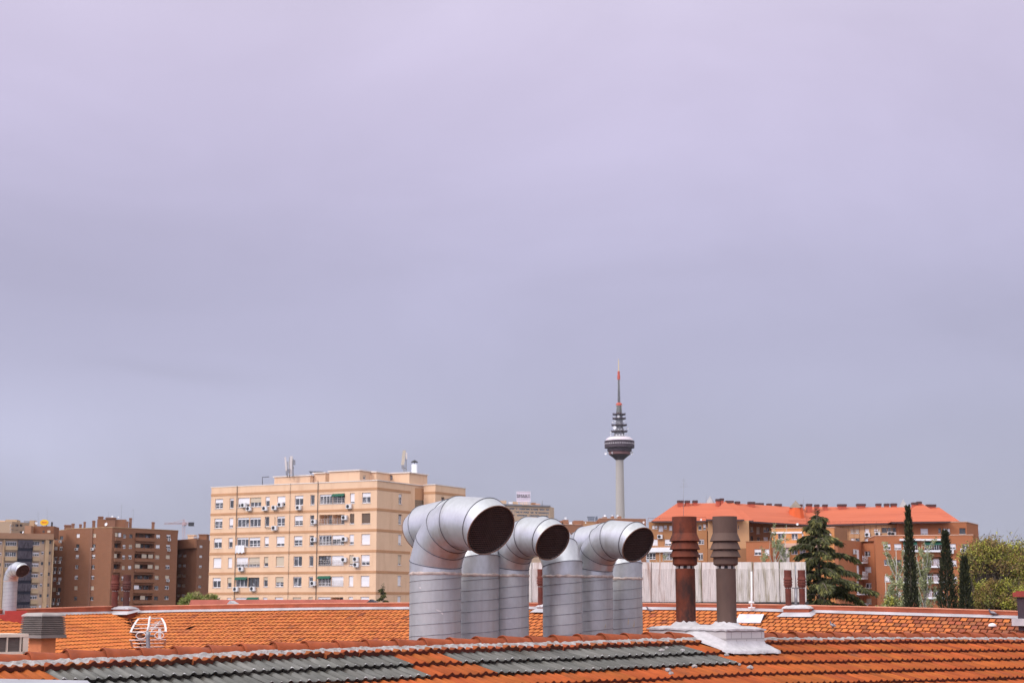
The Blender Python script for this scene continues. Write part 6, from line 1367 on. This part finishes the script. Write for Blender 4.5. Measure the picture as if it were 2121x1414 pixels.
# thin city haze: one closed box round everything
mb = MB(); mb.box(V((-2410, -310, -1)), V((4820, 0, 0)), V((0, 3920, 0)), V((0, 0, 262)))
hz = bpy.data.materials.new('haze_air'); hz.use_nodes = True; hn = hz.node_tree; hn.nodes.remove(hn.nodes['Principled BSDF'])
pv = hn.nodes.new('ShaderNodeVolumePrincipled'); pv.inputs['Color'].default_value = (.86, .84, .92, 1); pv.inputs['Density'].default_value = .00003; pv.inputs['Anisotropy'].default_value = .2
hn.links.new(pv.outputs[0], hn.nodes['Material Output'].inputs['Volume'])
tag(mb.build('haze', hz), kind='stuff')
SUN_EL, SUN_AZ = math.radians(38), math.radians(232)           # azimuth clockwise from +y: behind the camera, to its left
w = bpy.data.worlds.new('World'); sc.world = w; w.use_nodes = True
nt = w.node_tree; N, L = nt.nodes, nt.links; N.clear()
def nd(t, **k):
    n = N.new(t)
    for a, b in k.items(): setattr(n, a, b)
    return n
out = nd('ShaderNodeOutputWorld'); bg = nd('ShaderNodeBackground'); bg.inputs['Strength'].default_value = 1
sky = nd('ShaderNodeTexSky'); sky.sky_type = 'NISHITA'; sky.sun_disc = False; sky.sun_elevation = SUN_EL; sky.sun_rotation = SUN_AZ
skm = nd('ShaderNodeMix', data_type='RGBA', blend_type='MULTIPLY'); skm.inputs[0].default_value = 1; skm.inputs[7].default_value = (.10, .10, .10, 1)
L.new(sky.outputs[0], skm.inputs[6])
tc = nd('ShaderNodeTexCoord'); sep = nd('ShaderNodeSeparateXYZ'); L.new(tc.outputs['Generated'], sep.inputs[0])
ramp = nd('ShaderNodeValToRGB'); cr = ramp.color_ramp; cr.interpolation = 'B_SPLINE'
def lin(*c): return tuple(((x / 255 + .055) / 1.055) ** 2.4 if x > 10 else x / 3294 for x in c) + (1,)
stops = [(0.0, lin(168, 173, 193)), (.02, lin(174, 177, 197)), (.08, lin(178, 179, 202)), (.16, lin(183, 181, 209)), (.25, lin(198, 192, 222)), (.36, lin(217, 206, 234)), (.47, (.78, .73, .86, 1)), (.7, (1.2, 1.15, 1.22, 1)), (1., (1.5, 1.45, 1.5, 1))]
while len(cr.elements) < len(stops): cr.elements.new(.5)
for e, (p, c) in zip(cr.elements, stops): e.position = p; e.color = c
# wavy elevation so that the cloud base has long soft streaks
mp = nd('ShaderNodeMapping'); mp.inputs['Scale'].default_value = (2.4, 2.4, 5.5); mp.inputs['Location'].default_value = (.35, .2, .1); L.new(tc.outputs['Generated'], mp.inputs['Vector'])
n1 = nd('ShaderNodeTexNoise'); n1.inputs['Scale'].default_value = 1.5; n1.inputs['Detail'].default_value = 6; n1.inputs['Roughness'].default_value = .52; n1.inputs['Distortion'].default_value = .5; L.new(mp.outputs[0], n1.inputs['Vector'])
L.new(sep.outputs[2], ramp.inputs[0])
mr = nd('ShaderNodeMapRange'); mr.inputs[1].default_value = .3; mr.inputs[2].default_value = .7; mr.inputs[3].default_value = .925; mr.inputs[4].default_value = 1.075; L.new(n1.outputs['Fac'], mr.inputs[0])
c1 = nd('ShaderNodeMix', data_type='RGBA', blend_type='MULTIPLY'); c1.inputs[0].default_value = 1; L.new(ramp.outputs[0], c1.inputs[6]); L.new(mr.outputs[0], c1.inputs[7])
# one long pale bank low on the left with a darker lip above it
def gauss(sock, c, s):
    a = nd('ShaderNodeMath', operation='SUBTRACT'); L.new(sock, a.inputs[0]); a.inputs[1].default_value = c
    b = nd('ShaderNodeMath', operation='DIVIDE'); L.new(a.outputs[0], b.inputs[0]); b.inputs[1].default_value = s
    d = nd('ShaderNodeMath', operation='MULTIPLY'); L.new(b.outputs[0], d.inputs[0]); L.new(b.outputs[0], d.inputs[1])
    e = nd('ShaderNodeMath', operation='MULTIPLY'); L.new(d.outputs[0], e.inputs[0]); e.inputs[1].default_value = -1
    f = nd('ShaderNodeMath', operation='EXPONENT'); L.new(e.outputs[0], f.inputs[0]); return f.outputs[0]
wob = nd('ShaderNodeMath', operation='MULTIPLY_ADD'); L.new(n1.outputs['Fac'], wob.inputs[0]); wob.inputs[1].default_value = .07; L.new(sep.outputs[2], wob.inputs[2])
def bank(zc, zs, xc, xs, gain, prev):
    m = nd('ShaderNodeMath', operation='MULTIPLY'); L.new(gauss(wob.outputs[0], zc + .035, zs), m.inputs[0]); L.new(gauss(sep.outputs[0], xc, xs), m.inputs[1])
    g = nd('ShaderNodeMath', operation='MULTIPLY_ADD'); L.new(m.outputs[0], g.inputs[0]); g.inputs[1].default_value = gain; g.inputs[2].default_value = 1
    k = nd('ShaderNodeMix', data_type='RGBA', blend_type='MULTIPLY'); k.inputs[0].default_value = 1; L.new(prev, k.inputs[6]); L.new(g.outputs[0], k.inputs[7]); return k.outputs[2]
o_ = bank(.108, .040, -.33, .22, .21, c1.outputs[2])
o_ = bank(.10, .09, .34, .12, -.07, o_)
o_ = bank(.150, .007, -.205, .05, -.06, o_)
o_ = bank(.36, .09, .06, .16, .08, o_)
o_ = bank(.22, .08, -.33, .16, -.08, o_)
# the thin bright cloud round the hidden sun, behind the camera and to its left
vd = nd('ShaderNodeVectorMath', operation='DOT_PRODUCT'); vd.inputs[1].default_value = (math.sin(math.radians(214)), math.cos(math.radians(214)), .25); L.new(tc.outputs['Generated'], vd.inputs[0])
vm = nd('ShaderNodeMapRange', interpolation_type='SMOOTHSTEP'); vm.inputs[1].default_value = -.35; vm.inputs[2].default_value = .75; vm.inputs[3].default_value = 1; vm.inputs[4].default_value = 2.45; L.new(vd.outputs['Value'], vm.inputs[0])
gl = nd('ShaderNodeMix', data_type='RGBA', blend_type='MULTIPLY'); gl.inputs[0].default_value = 1; L.new(o_, gl.inputs[6]); L.new(vm.outputs[0], gl.inputs[7]); o_ = gl.outputs[2]
fin = nd('ShaderNodeMix', data_type='RGBA'); fin.inputs[0].default_value = .93; L.new(skm.outputs[2], fin.inputs[6]); L.new(o_, fin.inputs[7])
L.new(fin.outputs[2], bg.inputs['Color']); L.new(bg.outputs[0], out.inputs['Surface'])
sl = bpy.data.lights.new('sun', 'SUN'); sl.energy = 1.4; sl.angle = math.radians(11); sl.color = (1, .93, .85)
so = bpy.data.objects.new('sun', sl); COL.objects.link(so)
sd = V((math.sin(SUN_AZ) * math.cos(SUN_EL), math.cos(SUN_AZ) * math.cos(SUN_EL), math.sin(SUN_EL)))
so.rotation_euler = sd.to_track_quat('Z', 'Y').to_euler(); so.location = (0, 0, 60)
cam = bpy.data.cameras.new('camera'); co = bpy.data.objects.new('camera', cam); COL.objects.link(co)
cam.sensor_width = 36; cam.lens = F / 2121 * 36; cam.clip_end = 12000; cam.clip_start = .2
co.location = (0, 0, EZ); co.rotation_euler = (math.pi / 2 + TH, 0, 0)
cam.dof.use_dof = True; cam.dof.focus_distance = 22; cam.dof.aperture_fstop = 7
sc.camera = co
vs = sc.view_settings; vs.view_transform = 'Standard'; vs.look = 'None'; vs.exposure = 0; vs.gamma = 1
